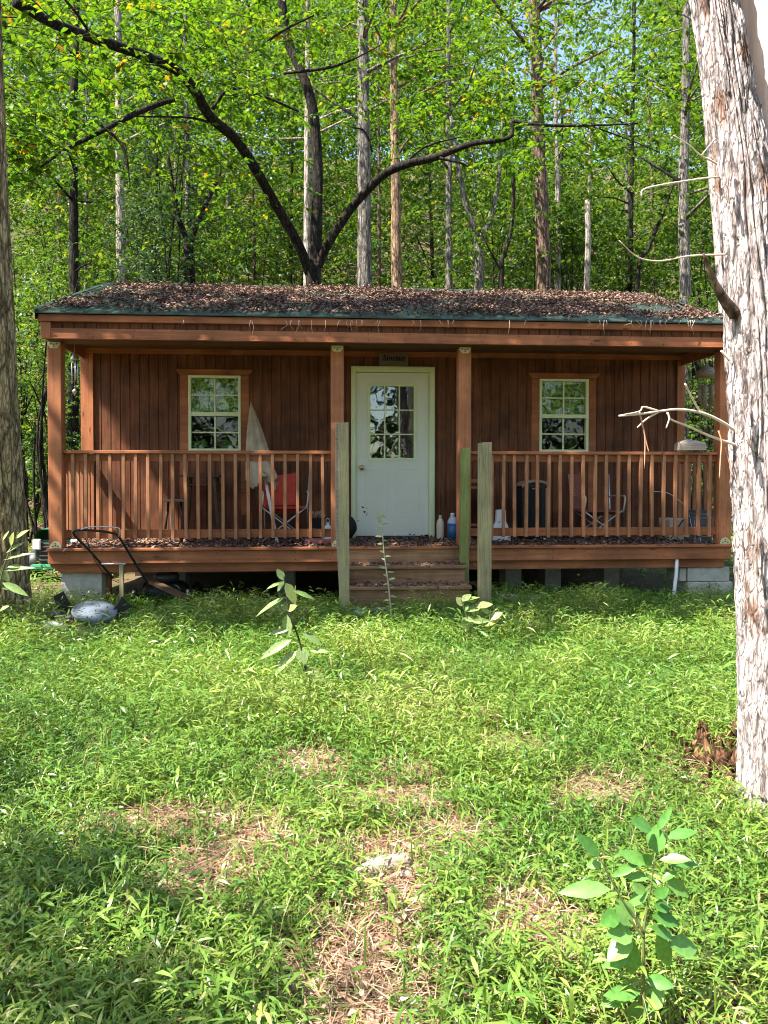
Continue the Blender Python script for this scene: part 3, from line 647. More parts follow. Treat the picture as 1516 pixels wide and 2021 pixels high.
def lp(px,py,r): q=U(px,py,YL); return (q.x,q.y,q.z,r)
ltree=thing('furrowed_tree','big brown furrowed tree at the left edge in front of the cabin','tree',(b0.x,b0.y,0))
barktrunk('trunk',[lp(30,1262,.21),lp(24,1200,.178),lp(12,1000,.166),lp(-4,700,.16),lp(-22,300,.155),lp(-32,0,.15),lp(-45,-500,.13),lp(-60,-1100,.08)],M['bark_left'],ltree,90,.03,.016,4.5,3.)
g=np.random.default_rng(8); cs=[]
ct=np.array(SUN)/SUN.z
def shade(n,tx0,tx1,ty0,ty1,zf,ty=None):
    "leaf clusters standing where the sun reaches the given strip of ground through them"
    out=[]
    while len(out)<n:
        tx,ty=g.uniform(tx0,tx1),g.uniform(ty0,ty1); z=zf(tx)+g.normal(0,.7); q=np.array([tx,ty,0.])+ct*z
        d=Vector(q)-CAM; dep=d.dot(FW); inside=dep>0 and abs(d.dot(RT))/dep<.53 and d.dot(UP)/dep<.68
        if not inside and np.linalg.norm(q-np.array(CAM))>2.5: out.append(tuple(q))
    return out
cs=shade(16,-4.2,-2.7,-1.5,.0,lambda x:7.6+.72*(x+4))+shade(225,-2.7,5.4,-1.55,.25,lambda x:7.6+.72*(x+4))+shade(86,-1.7,5.,.2,2.6,lambda x:7.6+.72*(x+4))
m=MB()
for q in cs[::9]:
    k=.35+.5*(q[2]-5)/9; e=np.array([b0.x-.15,YL,max(4.6,q[2]-2.2)]); md=(e+np.array(q))/2+np.array([0,0,.35]); m.tube([tuple(e),tuple(md),q],[.05,.03,.01],6)
m.build('limbs',M['bark_left'],ltree)['kind']='stuff'
cloud('crown',cs,95,(.32,.32,.15),(.10,.17),M['leaf'],ltree,None,43)
st_=thing('shade_tree','leafy tree standing left of the camera, shading the lower left lawn','tree',(-7.6,-8.4,0)); cs=shade(34,-2.5,-1.45,-6.9,-5.75,lambda x:7.5)+shade(9,-1.5,-.9,-7.2,-6.4,lambda x:7)+shade(13,-3.6,-1.7,-4.9,-3.0,lambda x:8)+shade(5,-.6,.3,-4.0,-3.2,lambda x:8.5)
m=MB(); q=bez([(-7.6,-8.4,-.1,.2),(-7.5,-8.4,3,.16),(-7.2,-8.3,6,.12),(-6.8,-8.2,9,.05)],6); m.tube([tuple(p[:3]) for p in q],[p[3] for p in q],12,True,.1); m.build('trunk',M['bark_grey'],st_)
m=MB()
for q in cs[::5]: m.tube([(-7.3,-8.35,5.2),((-7.3+q[0])/2,(-8.35+q[1])/2,(5.6+q[2])/2+.2),q],[.06,.035,.01],6)
m.build('limbs',M['bark_grey'],st_)['kind']='stuff'
cloud('crown',cs,26,(.34,.34,.15),(.09,.15),M['leaf'],st_,None,44)
# ---- foreground peeling tree at the right edge
b1=G(1540,1592); YR=b1.y
def rp(px,py,wpx,dy=0): q=U(px,py,YR+dy); return (q.x,q.y,q.z,wpx/PX(YR))
rtree=thing('peeling_tree','large dead-looking tree with pale peeling bark filling the right edge','tree',(b1.x,b1.y,0))
barktrunk('trunk',[rp(1556,1650,128),rp(1552,1600,106),rp(1545,1545,88),rp(1538,1400,78),rp(1530,1150,77),rp(1514,900,71),rp(1502,720,67),rp(1488,540,63),rp(1466,340,55),rp(1436,160,50),rp(1409,0,46),rp(1380,-160,43),rp(1340,-400,38)],M['bark_pale'],rtree,260,.0075,.019,5.2,1.,1.25)
q=bez([rp(1545,760,40,.06),rp(1533,560,52,.08),rp(1520,330,62,.09),rp(1512,120,64,.1),rp(1508,-80,62,.1),rp(1505,-400,52,.1)],10)
m=MB(); m.tube([tuple(p[:3]) for p in q],[p[3] for p in q],28,True,.05); m.build('bare_stem',M['barewood'],rtree)
def twigs(name,lst,mat,parent):
    for l in lst:
        m=MB(); q=bez([(*U(x,y,YR+dy),r/PX(YR)) for x,y,r,dy in l],5); m.tube([tuple(p[:3]) for p in q],[p[3] for p in q],6); m.build(name,mat,parent)
w3=lambda pts,r0,r1,d0=0.,d1=0.:[(x,y,r0+(r1-r0)*i/(len(pts)-1),d0+(d1-d0)*i/(len(pts)-1)) for i,(x,y) in enumerate(pts)]
twigs('dead_twig',[w3([(1455,852),(1420,830),(1385,815),(1340,808),(1300,812),(1265,817),(1222,821)],3.4,2,0,-.15),w3([(1302,812),(1270,803),(1262,812),(1222,820)],2,1,-.1,-.15),w3([(1300,813),(1275,828),(1258,844)],2,1.4,-.1,-.1),
 w3([(1382,814),(1366,785),(1352,757)],2.2,1.6,-.04,-.1),w3([(1458,880),(1400,860),(1360,842),(1325,828),(1317,815)],2.8,1.8,0,-.1),w3([(1318,815),(1321,826),(1315,845)],2.2,1.2,-.1,-.1),
 w3([(1440,339),(1405,318),(1382,306),(1360,286),(1329,267)],2,1,0,-.1),w3([(1385,306),(1398,290),(1412,273)],1.4,.9,-.05,-.05),w3([(1445,346),(1382,353),(1305,365),(1270,374),(1266,386)],2,1.2,0,-.2),
 w3([(1446,502),(1364,505),(1305,515),(1260,508),(1222,475)],2,1,0,-.2),w3([(1450,720),(1436,706),(1423,692)],3.5,2.2)],M['twig'],rtree)
twigs('broken_stub',[w3([(1452,622),(1425,585),(1405,545),(1388,500)],13,2.5,-.05,-.12)],M['bark_brown'],rtree)
twigs('dead_twig',[w3([(1262,812),(1270,845),(1275,870),(1281,893)],1.5,1,-.12,-.12),w3([(1266,832),(1273,865),(1272,925)],1.5,.9,-.12,-.12),w3([(1418,850),(1424,872),(1422,905),(1420,945)],1.6,1,-.03,-.05),w3([(1431,882),(1440,915),(1449,945)],1.4,.9)],M['twigr'],rtree)
# loose bark plates
def plate(px,py,wd,ht,dy,bend,mat):
    q=U(px,py,YR+dy); s=1/PX(YR); m=MB()
    m.grid(lambda u,v:(q.x+(u-.5)*wd*s*(1-.35*v)+.006*math.sin(v*9),q.y-.02-bend*v*v*s-.012*math.cos((u-.5)*3),q.z+(.5-v)*ht*s),4,6)
    m.grid(lambda u,v:(q.x+(u-.5)*wd*s*(1-.35*v)+.006*math.sin(v*9),q.y-.008-bend*v*v*s,q.z+(.5-v)*ht*s),4,6)
    m.build('bark_plate',mat,rtree)
for a in ((1437,770,14,110,-.135,8,M['bark_pale']),(1420,330,12,90,-.09,8,M['bark_pale']),(1452,1010,12,100,-.15,8,M['bark_pale'])): plate(*a)

# ------------------------------------------------------------------ forest masses
def clumps(name,label,px,py,Y,rx,rz,n,nl,mat,ls,seed,cat='shrub',group=None,stem='bark_dark'):
    g=np.random.default_rng(seed); c=U(px,py,Y); zg=H(c.x,Y)
    t=thing(name,label,cat,(c.x,Y,zg),group); m=MB(); cs=[]
    top=c.z+rz
    for i in range(4):
        a=g.uniform(0,6.28); e=(c.x+rx*.7*math.cos(a),Y+rx*.6*math.sin(a),top-g.uniform(.1,.5)*rz)
        q=bez([(c.x+g.normal(0,.08),Y,zg-.05,.03),(c.x+g.normal(0,.15),Y,zg+(e[2]-zg)*.5,.022),(*e,.008)],5); m.tube([tuple(p[:3]) for p in q],[p[3] for p in q],6)
    m.build('stem',M[stem],t)
    for _ in range(n):
        d=g.normal(0,1,3); d/=np.linalg.norm(d); k=g.uniform(.35,1)**.5; cs.append((c.x+d[0]*rx*k,Y+d[1]*rx*k,c.z+d[2]*rz*k))
    cloud('foliage',cs,nl,(.2,.2,.10),ls,M[mat],t,None,seed); return t
g=np.random.default_rng(77)
GRP='leafy understory shrubs behind the cabin'
UL='leafy green understory shrub in the forest behind the cabin'
for i in range(24):
    px=g.uniform(40,1420); Y=g.uniform(14.5,20); py=g.uniform(400,560)
    clumps('understory_shrub',UL,px,py,Y,g.uniform(1.,1.8),g.uniform(.8,1.5),60,26,'leaf',(.09,.15),100+i,'shrub',GRP)
SL='low leafy bush left of the cabin beyond the big furrowed trunk'
for i,(px,py,Y) in enumerate(((60,700,8),(95,820,9.5),(40,560,10),(140,760,12),(70,900,12),(150,860,8.5),(100,640,7),(20,880,9),(-40,700,9))):
    clumps('understory_shrub',SL,px,py,Y,1.1,.9,60,28,'leaf',(.07,.12),140+i,'shrub','leafy bushes left of the cabin')
for i,(px,py,Y) in enumerate(((1390,720,9),(1380,840,8),(1400,640,12),(1360,900,10),(1420,780,13))):
    clumps('understory_shrub','leafy bush seen through the right end of the porch',px,py,Y,1.1,.9,50,28,'leaf',(.07,.12),160+i,'shrub','bushes right of the cabin')
clumps('cedar_tree','soft dull green needled young cedar behind the left half of the roof',330,400,11,.95,3.6,150,60,'leaf_d',(.05,.10),201,'tree')
clumps('cedar_tree','smaller dull green cedar just left of the first one',285,500,12,.8,1.6,70,60,'leaf_d',(.05,.10),202,'tree')
g=np.random.default_rng(31)
for i in range(20):
    px=60+1340*(i+g.uniform(.1,.9))/20; bgtree('tree','slender trunk deep in the woods behind the cabin',px,px+g.normal(0,14),g.uniform(7,12),g.uniform(17,26),['bark_light','bark_grey','bark_brown','bark_dark'][i%4],zc=9,seed=300+i,nb=9,top=16,group='slender trunks deep in the woods')
# far wood as one mass
g=np.random.default_rng(9); cs=[]; hs_=[]
for _ in range(6500):
    Y=15+27*g.random()**.8; px=g.uniform(-120,1640); py=g.uniform(-60,960)**1.0
    p=U(px,py,Y)
    if 900<px<1290 and -80<py<300 and g.random()<.72: continue
    if p.z<H(p.x,Y)+.1: continue
    cs.append(tuple(p))
nf=len(cs)
for _ in range(1500):
    Y=g.uniform(20,40); px=g.uniform(-120,1640); py=g.uniform(-80,240)
    if 980<px<1270 and g.random()<.85: continue
    cs.append(tuple(U(px,py,Y)))
for _ in range(6200):
    Y=g.uniform(40,85); px=g.uniform(-150,1670); p=U(px,g.uniform(-80,760),Y)
    if 980<px<1270 and -80<(946-(p.z-CAM.z)/((Y+8.5))*F)<240 and g.random()<.8: continue
    if p.z<H(p.x,Y)+.2: continue
    hs_.append(tuple(p))
for _ in range(1900):
    Y=g.uniform(11,34); x=U(g.uniform(-100,1600),500,Y).x; cs.append((x,Y,H(x,Y)+abs(g.normal(.3,1.0))))
for _ in range(1500):
    a=g.uniform(.35,math.pi-.35)+math.pi; r=g.uniform(17,27); hs_.append((math.cos(a)*r,-8+math.sin(a)*r*.9,g.uniform(.3,16)))
cloud('far_foliage',cs,52,(.65,.65,.30),(.12,.24),M['leaf'],None,'stuff',51,.6)
cloud('hillside_foliage',hs_,34,(1.2,1.2,.55),(.3,.55),M['leaf'],None,'stuff',52,.6)
# forest floor ferns and weeds beyond the lawn

# ------------------------------------------------------------------ lawn of stiltgrass
g=np.random.default_rng(3)
BARE=[(-1.45,-5.47,.34,.14),(-1.2,-5.85,.17,.2),(-.55,-5.3,.22,.15),(.10,-4.63,.24,.17),(-.76,-6.35,.20,.26),(.98,-5.0,.25,.3),(-.64,-5.75,.22,.12),(-.9,-4.9,.2,.2),(.35,-5.2,.2,.2),(-.4,-.75,.5,.12),(-.2,-6.2,.15,.2),(-3.12,-1.35,.42,.50),(.25,-.75,.5,.1),(0.0,-6.95,.30,.34),(-.62,-6.0,.12,.16),(-.45,-5.0,.14,.12),(.05,-4.1,.12,.12),(-.15,-3.5,.10,.10),(-.75,-6.65,.16,.2),(-1.05,-5.65,.16,.12),(-.38,-5.6,.16,.12)]
def bare(x,y):
    b=np.zeros_like(x)
    for a,c,rx,ry in BARE: b=np.maximum(b,np.exp(-(((x-a)/rx)**2+((y-c)/ry)**2)*.9))
    return b
def plants(n,x0,x1,y0,y1,hs,nlv,L,W,keep=None,seed=1):
    g=np.random.default_rng(seed); x=g.uniform(x0,x1,n); y=g.uniform(y0,y1,n)
    b=bare(x,y); nz=np.array([noise.noise((a*1.3,c*1.3,5.)) for a,c in zip(x,y)])
    k=(g.random(n)>np.clip(b*1.15,0,.94))&(g.random(n)<.78+.6*nz)
    dx=x-CAM.x; dy=y-CAM.y; ang=np.arctan2(dx,dy)-YAW
    k&=(abs(ang)<.56)|(dy<2.5)
    if keep is not None: k&=keep(x,y)
    x=x[k];y=y[k];nz=nz[k]; n=len(x)
    h=g.uniform(*hs,n)*(1+.55*nz)
    z0=np.array([H(a,c) for a,c in zip(x,y)])
    lean=g.normal(0,.28,(n,2))
    B=[];Dd=[];LL=[];WW=[];RR=[]
    base_r=np.clip(.45+.5*nz+g.normal(0,.14,n),0,1)
    for i in range(nlv):
        t=(i+.6)/nlv; a=g.uniform(0,2*np.pi,n); el=g.normal(.35,.35,n)
        B.append(np.stack([x+lean[:,0]*h*t*t,y+lean[:,1]*h*t*t,z0+h*t],1)); Dd.append(np.stack([np.cos(a)*np.cos(el),np.sin(a)*np.cos(el),np.sin(el)],1))
        l=g.uniform(*L,n)*(1.05-.35*abs(t-.55)); LL.append(l); WW.append(l*g.uniform(*W,n)); RR.append(np.clip(base_r+g.normal(0,.12,n)+.12*(t-.5),0,1))
    # stem as a thin blade
    B.append(np.stack([x,y,z0-.01],1)); Dd.append(np.stack([lean[:,0],lean[:,1],np.ones(n)],1)); LL.append(h*1.05); WW.append(np.full(n,.005)); RR.append(np.clip(base_r+.1,0,1))
    B=np.concatenate(B);Dd=np.concatenate(Dd); N=np.zeros_like(B);N[:,2]=1;N+=g.normal(0,.35,N.shape)
    return B,Dd,N,np.concatenate(LL),np.concatenate(WW),np.concatenate(RR)
under=lambda x,y:~((abs(x)<3.7)&(y>.25)&(y<5))&~((x>-.7)&(x<.85)&(y>-.62)&(y<1))
sets=[plants(21000,-2.6,1.6,-7.6,-5.2,(.05,.16),7,(.028,.068),(.10,.17),under,1),plants(31000,-4.2,3.2,-5.2,-3.,(.08,.24),7,(.028,.068),(.11,.18),under,2),
      plants(34000,-5.5,5.5,-3.,-.6,(.10,.27),6,(.035,.08),(.12,.2),under,3),plants(10000,-6,6,-1.1,.35,(.08,.21),7,(.04,.09),(.13,.2),under,4),plants(9000,-9,9,.3,12,(.15,.34),6,(.07,.14),(.2,.3),under,5),
      plants(3400,-2.6,1.6,-7.2,-4.6,(.07,.19),4,(.06,.10),(.11,.17),under,6),plants(3000,-4,3,-4.6,-.6,(.15,.34),4,(.08,.14),(.10,.16),under,7)]
B,Dd,N,L_,W_,R__=[np.concatenate([s[i] for s in sets]) for i in range(6)]
leafobj('lawn_grass',B,Dd,N,L_,W_,R__,M['grass'],None,'stuff',fold=.18,droop=.35)
# coarse grass blades and dry upright stalks among it
def blades(n,L,W,el,mat,nm,seed):
    g=np.random.default_rng(seed); t=g.random(n); y=-7.4+7*t**.8; x=-.6+(y+8.6)*g.uniform(-.62,.66,n); k=(g.random(n)>bare(x,y)*.6)&under(x,y); x=x[k];y=y[k]; n=len(x); z=np.array([H(a,c) for a,c in zip(x,y)]); a=g.uniform(0,6.28,n); e=g.normal(*el,n)
    leafobj(nm,np.stack([x,y,z],1),np.stack([np.cos(a)*np.cos(e),np.sin(a)*np.cos(e),np.sin(e)],1),np.stack([-np.cos(a),-np.sin(a),np.full(n,.4)],1),g.uniform(*L,n),g.uniform(*W,n),np.clip(g.beta(2,2,n)+.1,0,1),M[mat],None,'stuff',droop=.45)
blades(16000,(.12,.30),(.003,.007),(1.1,.3),'grass','grass_blades',71); blades(5000,(.08,.26),(.002,.004),(1.0,.45),'straw','dry_stalks',72)
# straw and dead leaves on the bare patches
n=24000; k=g.integers(0,len(BARE),n); bx=np.array(BARE)[k]; x=bx[:,0]+g.normal(0,.62,n)*bx[:,2]; y=bx[:,1]+g.normal(0,.62,n)*bx[:,3]
ex=g.uniform(-3.5,3,14000); ey=g.uniform(-7.5,-.6,14000); x=np.concatenate([x,ex]); y=np.concatenate([y,ey]); n=len(x)
z=np.array([H(a,c) for a,c in zip(x,y)])+g.uniform(.004,.05,n); a=g.uniform(0,6.28,n)
st=g.random(n)<.9
leafobj('straw_thatch',np.stack([x,y,z],1),np.stack([np.cos(a),np.sin(a),g.normal(.05,.2,n)],1),np.stack([g.normal(0,.4,n),g.normal(0,.4,n),np.ones(n)],1),np.where(st,g.uniform(.06,.15,n),g.uniform(.02,.045,n)),np.where(st,.0035,.016),g.beta(2,2,n),M['straw'],None,'stuff',droop=.15)
# dead leaves on the roof, the porch floor, the steps and the forest floor
def litter(name,B,L,seed,kind='stuff',tilt=.35,wr=(.35,.75)):
    g=np.random.default_rng(seed); n=len(B); a=g.uniform(0,6.28,n)
    return leafobj(name,B,np.stack([np.cos(a),np.sin(a),g.normal(0,.25,n)],1),np.stack([g.normal(0,tilt,n),g.normal(0,tilt,n),np.ones(n)],1),g.uniform(*L,n),g.uniform(*L,n)*g.uniform(*wr,n),g.beta(1.6,3,n),M['litter'],None,kind,fold=.3,droop=.2)
n=56000; x=g.uniform(-3.75,3.7,n); y=-.25+2.65*g.beta(1.25,1.,n)
nz=np.array([noise.noise((a*1.1,c*1.5,2.))+.6*noise.noise((a*5,c*5,9.)) for a,c in zip(x,y)])
edge=np.minimum((y+.30)/.42,1)*np.clip((x+3.9)/.28+np.clip((y-.2)*-1,-.8,.4),0,1)*np.clip((3.95-x)/.35,0,1)*np.clip((2.62-y)/.2,0,1)
k=g.random(n)<edge*np.clip(.62+1.25*nz,.06,1.); x=x[k];y=y[k]; n=len(x)
z=3.085+(y+.25)/2.75*.955+.02+g.exponential(.012,n)
litter('roof_leaf_litter',np.stack([x,y,z+.012*np.clip(nz[k],0,1)*g.random(n)],1),(.02,.065),61,tilt=.6)
n=5200; x=g.uniform(-3.7,3.7,n); y=g.uniform(-.02,1.15,n); x2=g.uniform(-.6,.75,500); ks=g.integers(0,2,500)
B=np.stack([x,y,D+.004+g.exponential(.010,n)],1)
yy=np.where(ks==0,-.02,-.30)-g.uniform(.0,.26,500); zz=np.where(ks==0,U(800,1117,-.3).z,U(800,1158,-.58).z)+.008
keep=g.random(500)<.95; B=np.concatenate([B,np.stack([x2,yy,zz],1)[keep]])
litter('porch_leaf_litter',B,(.03,.07),62)
n=16000; x=g.uniform(-14,14,n); y=g.uniform(5,22,n); z=np.array([H(a,c) for a,c in zip(x,y)])+.02
litter('forest_leaf_litter',np.stack([x,y,z],1),(.08,.16),63)
# pine straw hanging from the eave
m=MB()
for i in range(46):
    px=g.choice([g.uniform(560,720),g.uniform(1180,1390),g.uniform(240,1400)]); q=U(px,632,-.27); l=g.uniform(.04,.16); m.tube([tuple(q),(q.x+g.normal(0,.015),-.272,q.z-l*.5),(q.x+g.normal(0,.02),-.27,q.z-l)],[.0022,.0018,.001],4)
m.build('hanging_straw',M['twig'])['kind']='stuff'

# ------------------------------------------------------------------ saplings and weeds in the lawn
def pxleaves(name,lst,Y,mat,parent,fz=1.,seed=3):
    g=np.random.default_rng(seed); B=[];Dd=[];L=[];W=[];N=[]
    for x0,y0,x1,y1,w_ in lst:
        dy=g.uniform(-.06,.06); a=np.array(U(x0,y0,Y)); b=np.array(U(x1,y1,Y+dy*.6)); B.append(a); d=b-a; L.append(np.linalg.norm(d)); d[2]+=L[-1]*.12; Dd.append(d); W.append(w_/PX(Y)*1.15)
        N.append(np.array([g.normal(-.3,.25),-.75+g.normal(0,.25),.8]))
    return leafobj(name,B,Dd,N,np.array(L),np.array(W),g.beta(2,2,len(L)),mat,parent,None,fold=.14,droop=.12,fine=True)
def sapling(label,stems,leaves,Y,lm,sm,sw,name='sapling',seed=3):
    b=U(*stems[0][0],Y); t=thing(name,label,'plant',(b.x,Y,0))
    m=MB()
    for s in stems:
        q=bez([(*U(x,y,Y),0) for x,y in s],6); k=len(q); m.tube([tuple(p[:3]) for p in q],[sw/PX(Y)*(1-.65*i/k) for i in range(k)],6)
    m.build('stem',M[sm],t); pxleaves('foliage',leaves,Y,M[lm],t,seed=seed); return t
sapling('pale drooping-leaved sapling in the middle of the lawn, left of the steps',[[(632,1420),(618,1370),(604,1322),(590,1262),(573,1215),(566,1180),(560,1135)]],
 [(561,1146,545,1120,13),(557,1150,527,1163,9),(561,1146,549,1166,11),(563,1150,582,1190,20),(578,1166,622,1184,9),(564,1178,508,1216,15),(568,1206,588,1194,15),(567,1206,554,1193,11),(566,1212,571,1252,24),(569,1244,530,1252,10),(576,1262,517,1300,17),(596,1250,634,1273,17),(590,1284,538,1335,20),(590,1278,602,1308,24),(612,1285,652,1287,9),(603,1318,642,1348,19),(600,1312,612,1340,16),(628,1370,652,1392,16)],-3.6,'leaf_w','stem_d',3,seed=4)
s=.307
c=lambda l:[(1050+a*s,1550+b*s,1050+(d+(d-a)*.12)*s,1550+(e+(e-b)*.12)*s,f*s*1.22) for a,b,d,e,f in l]
sapling('broad-leaved green sapling in the bottom right of the lawn',[[(1272,2060),(1271,1950),(1271,1842),(1280,1780),(1294,1690)],[(1271,1842),(1246,1800),(1225,1771),(1182,1690)],[(1271,1850),(1255,1830),(1240,1812)]],
 c([(800,440,800,250,95),(770,290,635,230,75),(870,340,1050,300,60),(800,300,895,150,40),(430,460,285,320,75),(450,515,360,515,44),(740,510,565,425,66),(770,510,710,445,55),(690,505,535,580,45),(510,670,205,690,85),(750,600,600,590,45),(730,690,640,640,55),(750,690,640,760,66),(640,900,535,740,120),(560,840,450,880,85),(860,600,985,700,70),(820,480,1010,480,55),(880,520,1050,510,36),(830,620,940,550,40),(790,720,880,660,55),(780,780,880,790,60),(770,840,930,890,75),(760,910,890,980,66),(650,960,490,960,110),(650,980,510,1110,110),(660,1000,640,1180,85),(800,960,870,1130,85),(880,1030,1040,1050,105),(640,1110,470,1160,66),(700,1330,480,1350,75),(640,1370,460,1410,55),(740,1450,850,1300,95),(720,1400,640,1532,100),(730,1250,900,1290,70)]),-6.7,'leaf_s','stem',3.6,seed=5)
g=np.random.default_rng(12)
st=[(774,1240),(771,1200),(766,1150),(758,1090),(755,1050),(752,1016)]; lv=[]
for i in range(24):
    t=i/23; y=1200-t*180; x=np.interp(y,[1016,1050,1090,1150,1200,1240],[752,755,758,766,771,774]); sd=1 if i%2 else -1; l=g.uniform(8,17); lv.append((x,y,x+sd*l,y-g.uniform(-3,5),g.uniform(3,6)))
lv+=[(752,1024,744,1016,5),(752,1024,757,1013,5),(752,1026,749,1034,8),(752,1020,752,1008,4)]
sapling('tall thin stalk with small pale leaves in front of the porch steps',[st],lv,-1.3,'leaf_w','stem_w',2,'tall_weed',6)
def bushplant(label,stems,n,ln,wd,Y,mat,seed,name='leafy_weed'):
    g=np.random.default_rng(seed); lv=[]
    for s_ in stems:
        q=bez([(x,y,0) for x,y in s_],6)
        for i in range(n): p=q[int(g.uniform(.4,1)*(len(q)-1))]; a=g.uniform(-.5,3.6); l=g.uniform(*ln); lv.append((p[0],p[1],p[0]+l*math.cos(a),p[1]-l*math.sin(a)*.6,l*wd))
    sapling(label,stems,lv,Y,mat,'stem',2,name,seed)
bushplant('bright leafy weed beside the right newel post of the steps',[[(935,1290),(926,1235),(908,1178)],[(948,1290),(942,1235),(936,1180)],[(955,1290),(964,1245),(968,1205)]],8,(26,42),.40,-2.25,'leaf_w',21)
bushplant('low pale-leaved weed in the lawn below the steps',[[(785,1340),(788,1300),(795,1265)],[(775,1340),(765,1310),(752,1290)]],10,(18,32),.5,-2.6,'leaf_w',22)
bushplant('small dark-leaved weed at the foot of the middle lawn sapling',[[(560,1420),(545,1390),(540,1370)]],7,(16,30),.55,-3.9,'leaf_s',23)
sapling('arching sapling with long narrow leaves in front of the furrowed trunk',[[(-12,1240),(0,1150),(14,1100),(30,1066),(36,1050)],[(-8,1170),(5,1120),(20,1098)]],
 [(5,1068,20,1045,6),(22,1078,28,1046,12),(30,1064,60,1044,9),(12,1092,52,1068,9),(6,1106,72,1091,7),(14,1120,50,1118,9),(2,1124,17,1146,15),(8,1128,74,1121,8),(4,1150,54,1176,13),(2,1160,32,1166,9),(0,1205,20,1195,8),(0,1100,-20,1080,9)],-3.2,'leaf_w','stem',2,seed=7)
sapling('single dark broad-leaved weed at the left edge of the lawn',[[(-12,1900),(-8,1860),(0,1835)]],[(-5,1862,30,1838,30),(-2,1840,22,1800,22),(-8,1880,40,1876,20)],-6.0,'leaf_s','stem_d',3,'broad_weed',8)
# tall grass stalks
sapling('tall coarse grass stalk in the left foreground lawn',[[(432,1900),(428,1840),(424,1790)]],[(428,1840,418,1772,14),(430,1850,446,1800,10),(428,1830,400,1800,10),(430,1870,452,1852,12),(426,1820,440,1755,12)],-5.7,'leaf_s','stem',2,'grass_stalk',9)

# ------------------------------------------------------------------ things in the yard
# rotten stump
b=U(1424,1530,-4.9); t=thing('rotten_stump','jagged rotten brown stump at the foot of the peeling tree','stump',(b.x,-4.9,0))
m=MB()
def stp(u,v):
    a=2*math.pi*u; ca,sa=math.cos(a),math.sin(a); w_=min(v,1)
    top=.13+.26*max(0,math.cos(a-.2))**3+.10*max(0,noise.noise((ca*3.5,sa*3.5,1.)))+.05*noise.noise((ca*11,sa*11,4.))
    r=.20*(1-.28*w_)*(1+.55*noise.noise((ca*1.8,sa*1.8,w_*1.5))+.28*noise.noise((ca*5,sa*5,w_*4))+.12*noise.noise((ca*14,sa*14,w_*9)))+.10*(1-w_)**3
    k=1 if v<1 else (1-.45*(v-1)/.25); z=-.03+top*w_ if v<1 else -.03+top*(1-.55*(v-1)/.25)
    return (b.x+.07+ca*r*k,-4.9+sa*r*k,z+.03*noise.noise((ca*9,sa*9,v*7)))
m.grid(lambda u,v:stp(u,v*1.25),110,34); m.build('stump_wood',M['cork'],t)
m=MB()
for i in range(26): a=g.uniform(0,6.28); r=g.uniform(.12,.33); x,y=b.x-.1+r*math.cos(a),-4.95+r*.8*math.sin(a); z=g.uniform(.02,.07); m.bar((x,y,z),(x+g.uniform(-.06,.06),y+g.uniform(-.04,.04),z+g.uniform(-.02,.05)),g.uniform(.01,.035),.012)
m.build('rotten_chip',M['cork'],t)['kind']='stuff'
# weathered log in the lawn
a=G(700,1728,.05); b=G(806,1702,.06); t=thing('fallen_branch','weathered pale branch lying on the bare patch of the lawn','branch',tuple(a))
m=MB(); q=bez([(*a,.02),(*(a.lerp(b,.4)+Vector((0,0,.012))),.032),(*(a.lerp(b,.8)),.034),(*b,.028)],8); m.tube([tuple(p[:3]) for p in q],[p[3] for p in q],12,True,.35); m.build('branch_wood',M['greywood'],t)
m=MB(); c_=a.lerp(b,.5); m.tube([tuple(c_+Vector((-.02,-.05,-.02))),tuple(c_+Vector((.08,-.05,0))),tuple(b+Vector((.03,-.07,-.02)))],[.012,.018,.01],8,True,.3); m.build('splinter',M['greywood'],t)
# stepping stone at the foot of the steps
p=U(735,1200,-.85); tag((lambda m:(m.grid(lambda u,v:(p.x-.2+u*.4+.02*math.sin(v*5),-.98+v*.26,.03+.025*noise.noise((u*4,v*4,0))+(.06 if .06<u<.94 and .06<v<.94 else -.03)),16,10),m.build('stepping_stone',M['stone']))[1])(MB()),'flat pale stone lying in the weeds below the bottom step','stone')
# broken garden table with round grey top
cx=U(187,1207,-1.05); t=thing('fallen_table','toppled black-legged garden table with a round grey top, lying in the weeds','table',(cx.x,-1.05,0))
m=MB(); m.X=Matrix.Translation((cx.x,-1.05,cx.z))@Matrix.Rotation(R_(17),4,'X')@Matrix.Rotation(R_(8),4,'Y'); m.lathe([(.005,.012),(.12,.006),(.185,.0),(.20,.012),(.205,.004),(.2,-.02),(.10,-.045),(.02,-.05)],n=36); m.build('table_top',M['grey'],t)
m=MB(); m.X=Matrix.Translation((cx.x-.24,-.95,cx.z-.02))@Matrix.Rotation(R_(10),4,'X'); m.lathe([(.01,.02),(.17,.015),(.18,0),(.17,-.05)],n=30,sx=1.15); m.build('lower_shelf',M['greyd'],t)
def leg(px0,py0,px1,py1,w0,w1,Y,mat):
    a=U(px0,py0,Y); b=U(px1,py1,Y); m=MB(); d=(b-a).normalized(); s_=d.cross(Vector((0,1,0))).normalized(); k=1/PX(Y)
    vs=[]
    for p_,w_ in ((a,w0),((a+b)/2,(w0+w1)*.46),(b,w1)):
        for i,j in ((-1,-.018),(1,-.018),(1,.018),(-1,.018)): v=p_+s_*(i*w_*k/2); vs.append((v.x,v.y+j,v.z))
    m.add(vs,[(0,1,2,3),(11,10,9,8)]+[(r*4+i,r*4+(i+1)%4,r*4+4+(i+1)%4,r*4+4+i) for r in (0,1) for i in range(4)]); return m.build('leg',mat,t,.006)
leg(135,1213,115,1172,30,20,-.95,M['black']); leg(226,1212,250,1188,16,26,-.95,M['black']); leg(119,1215,122,1262,17,14,-1.2,M['newel'])
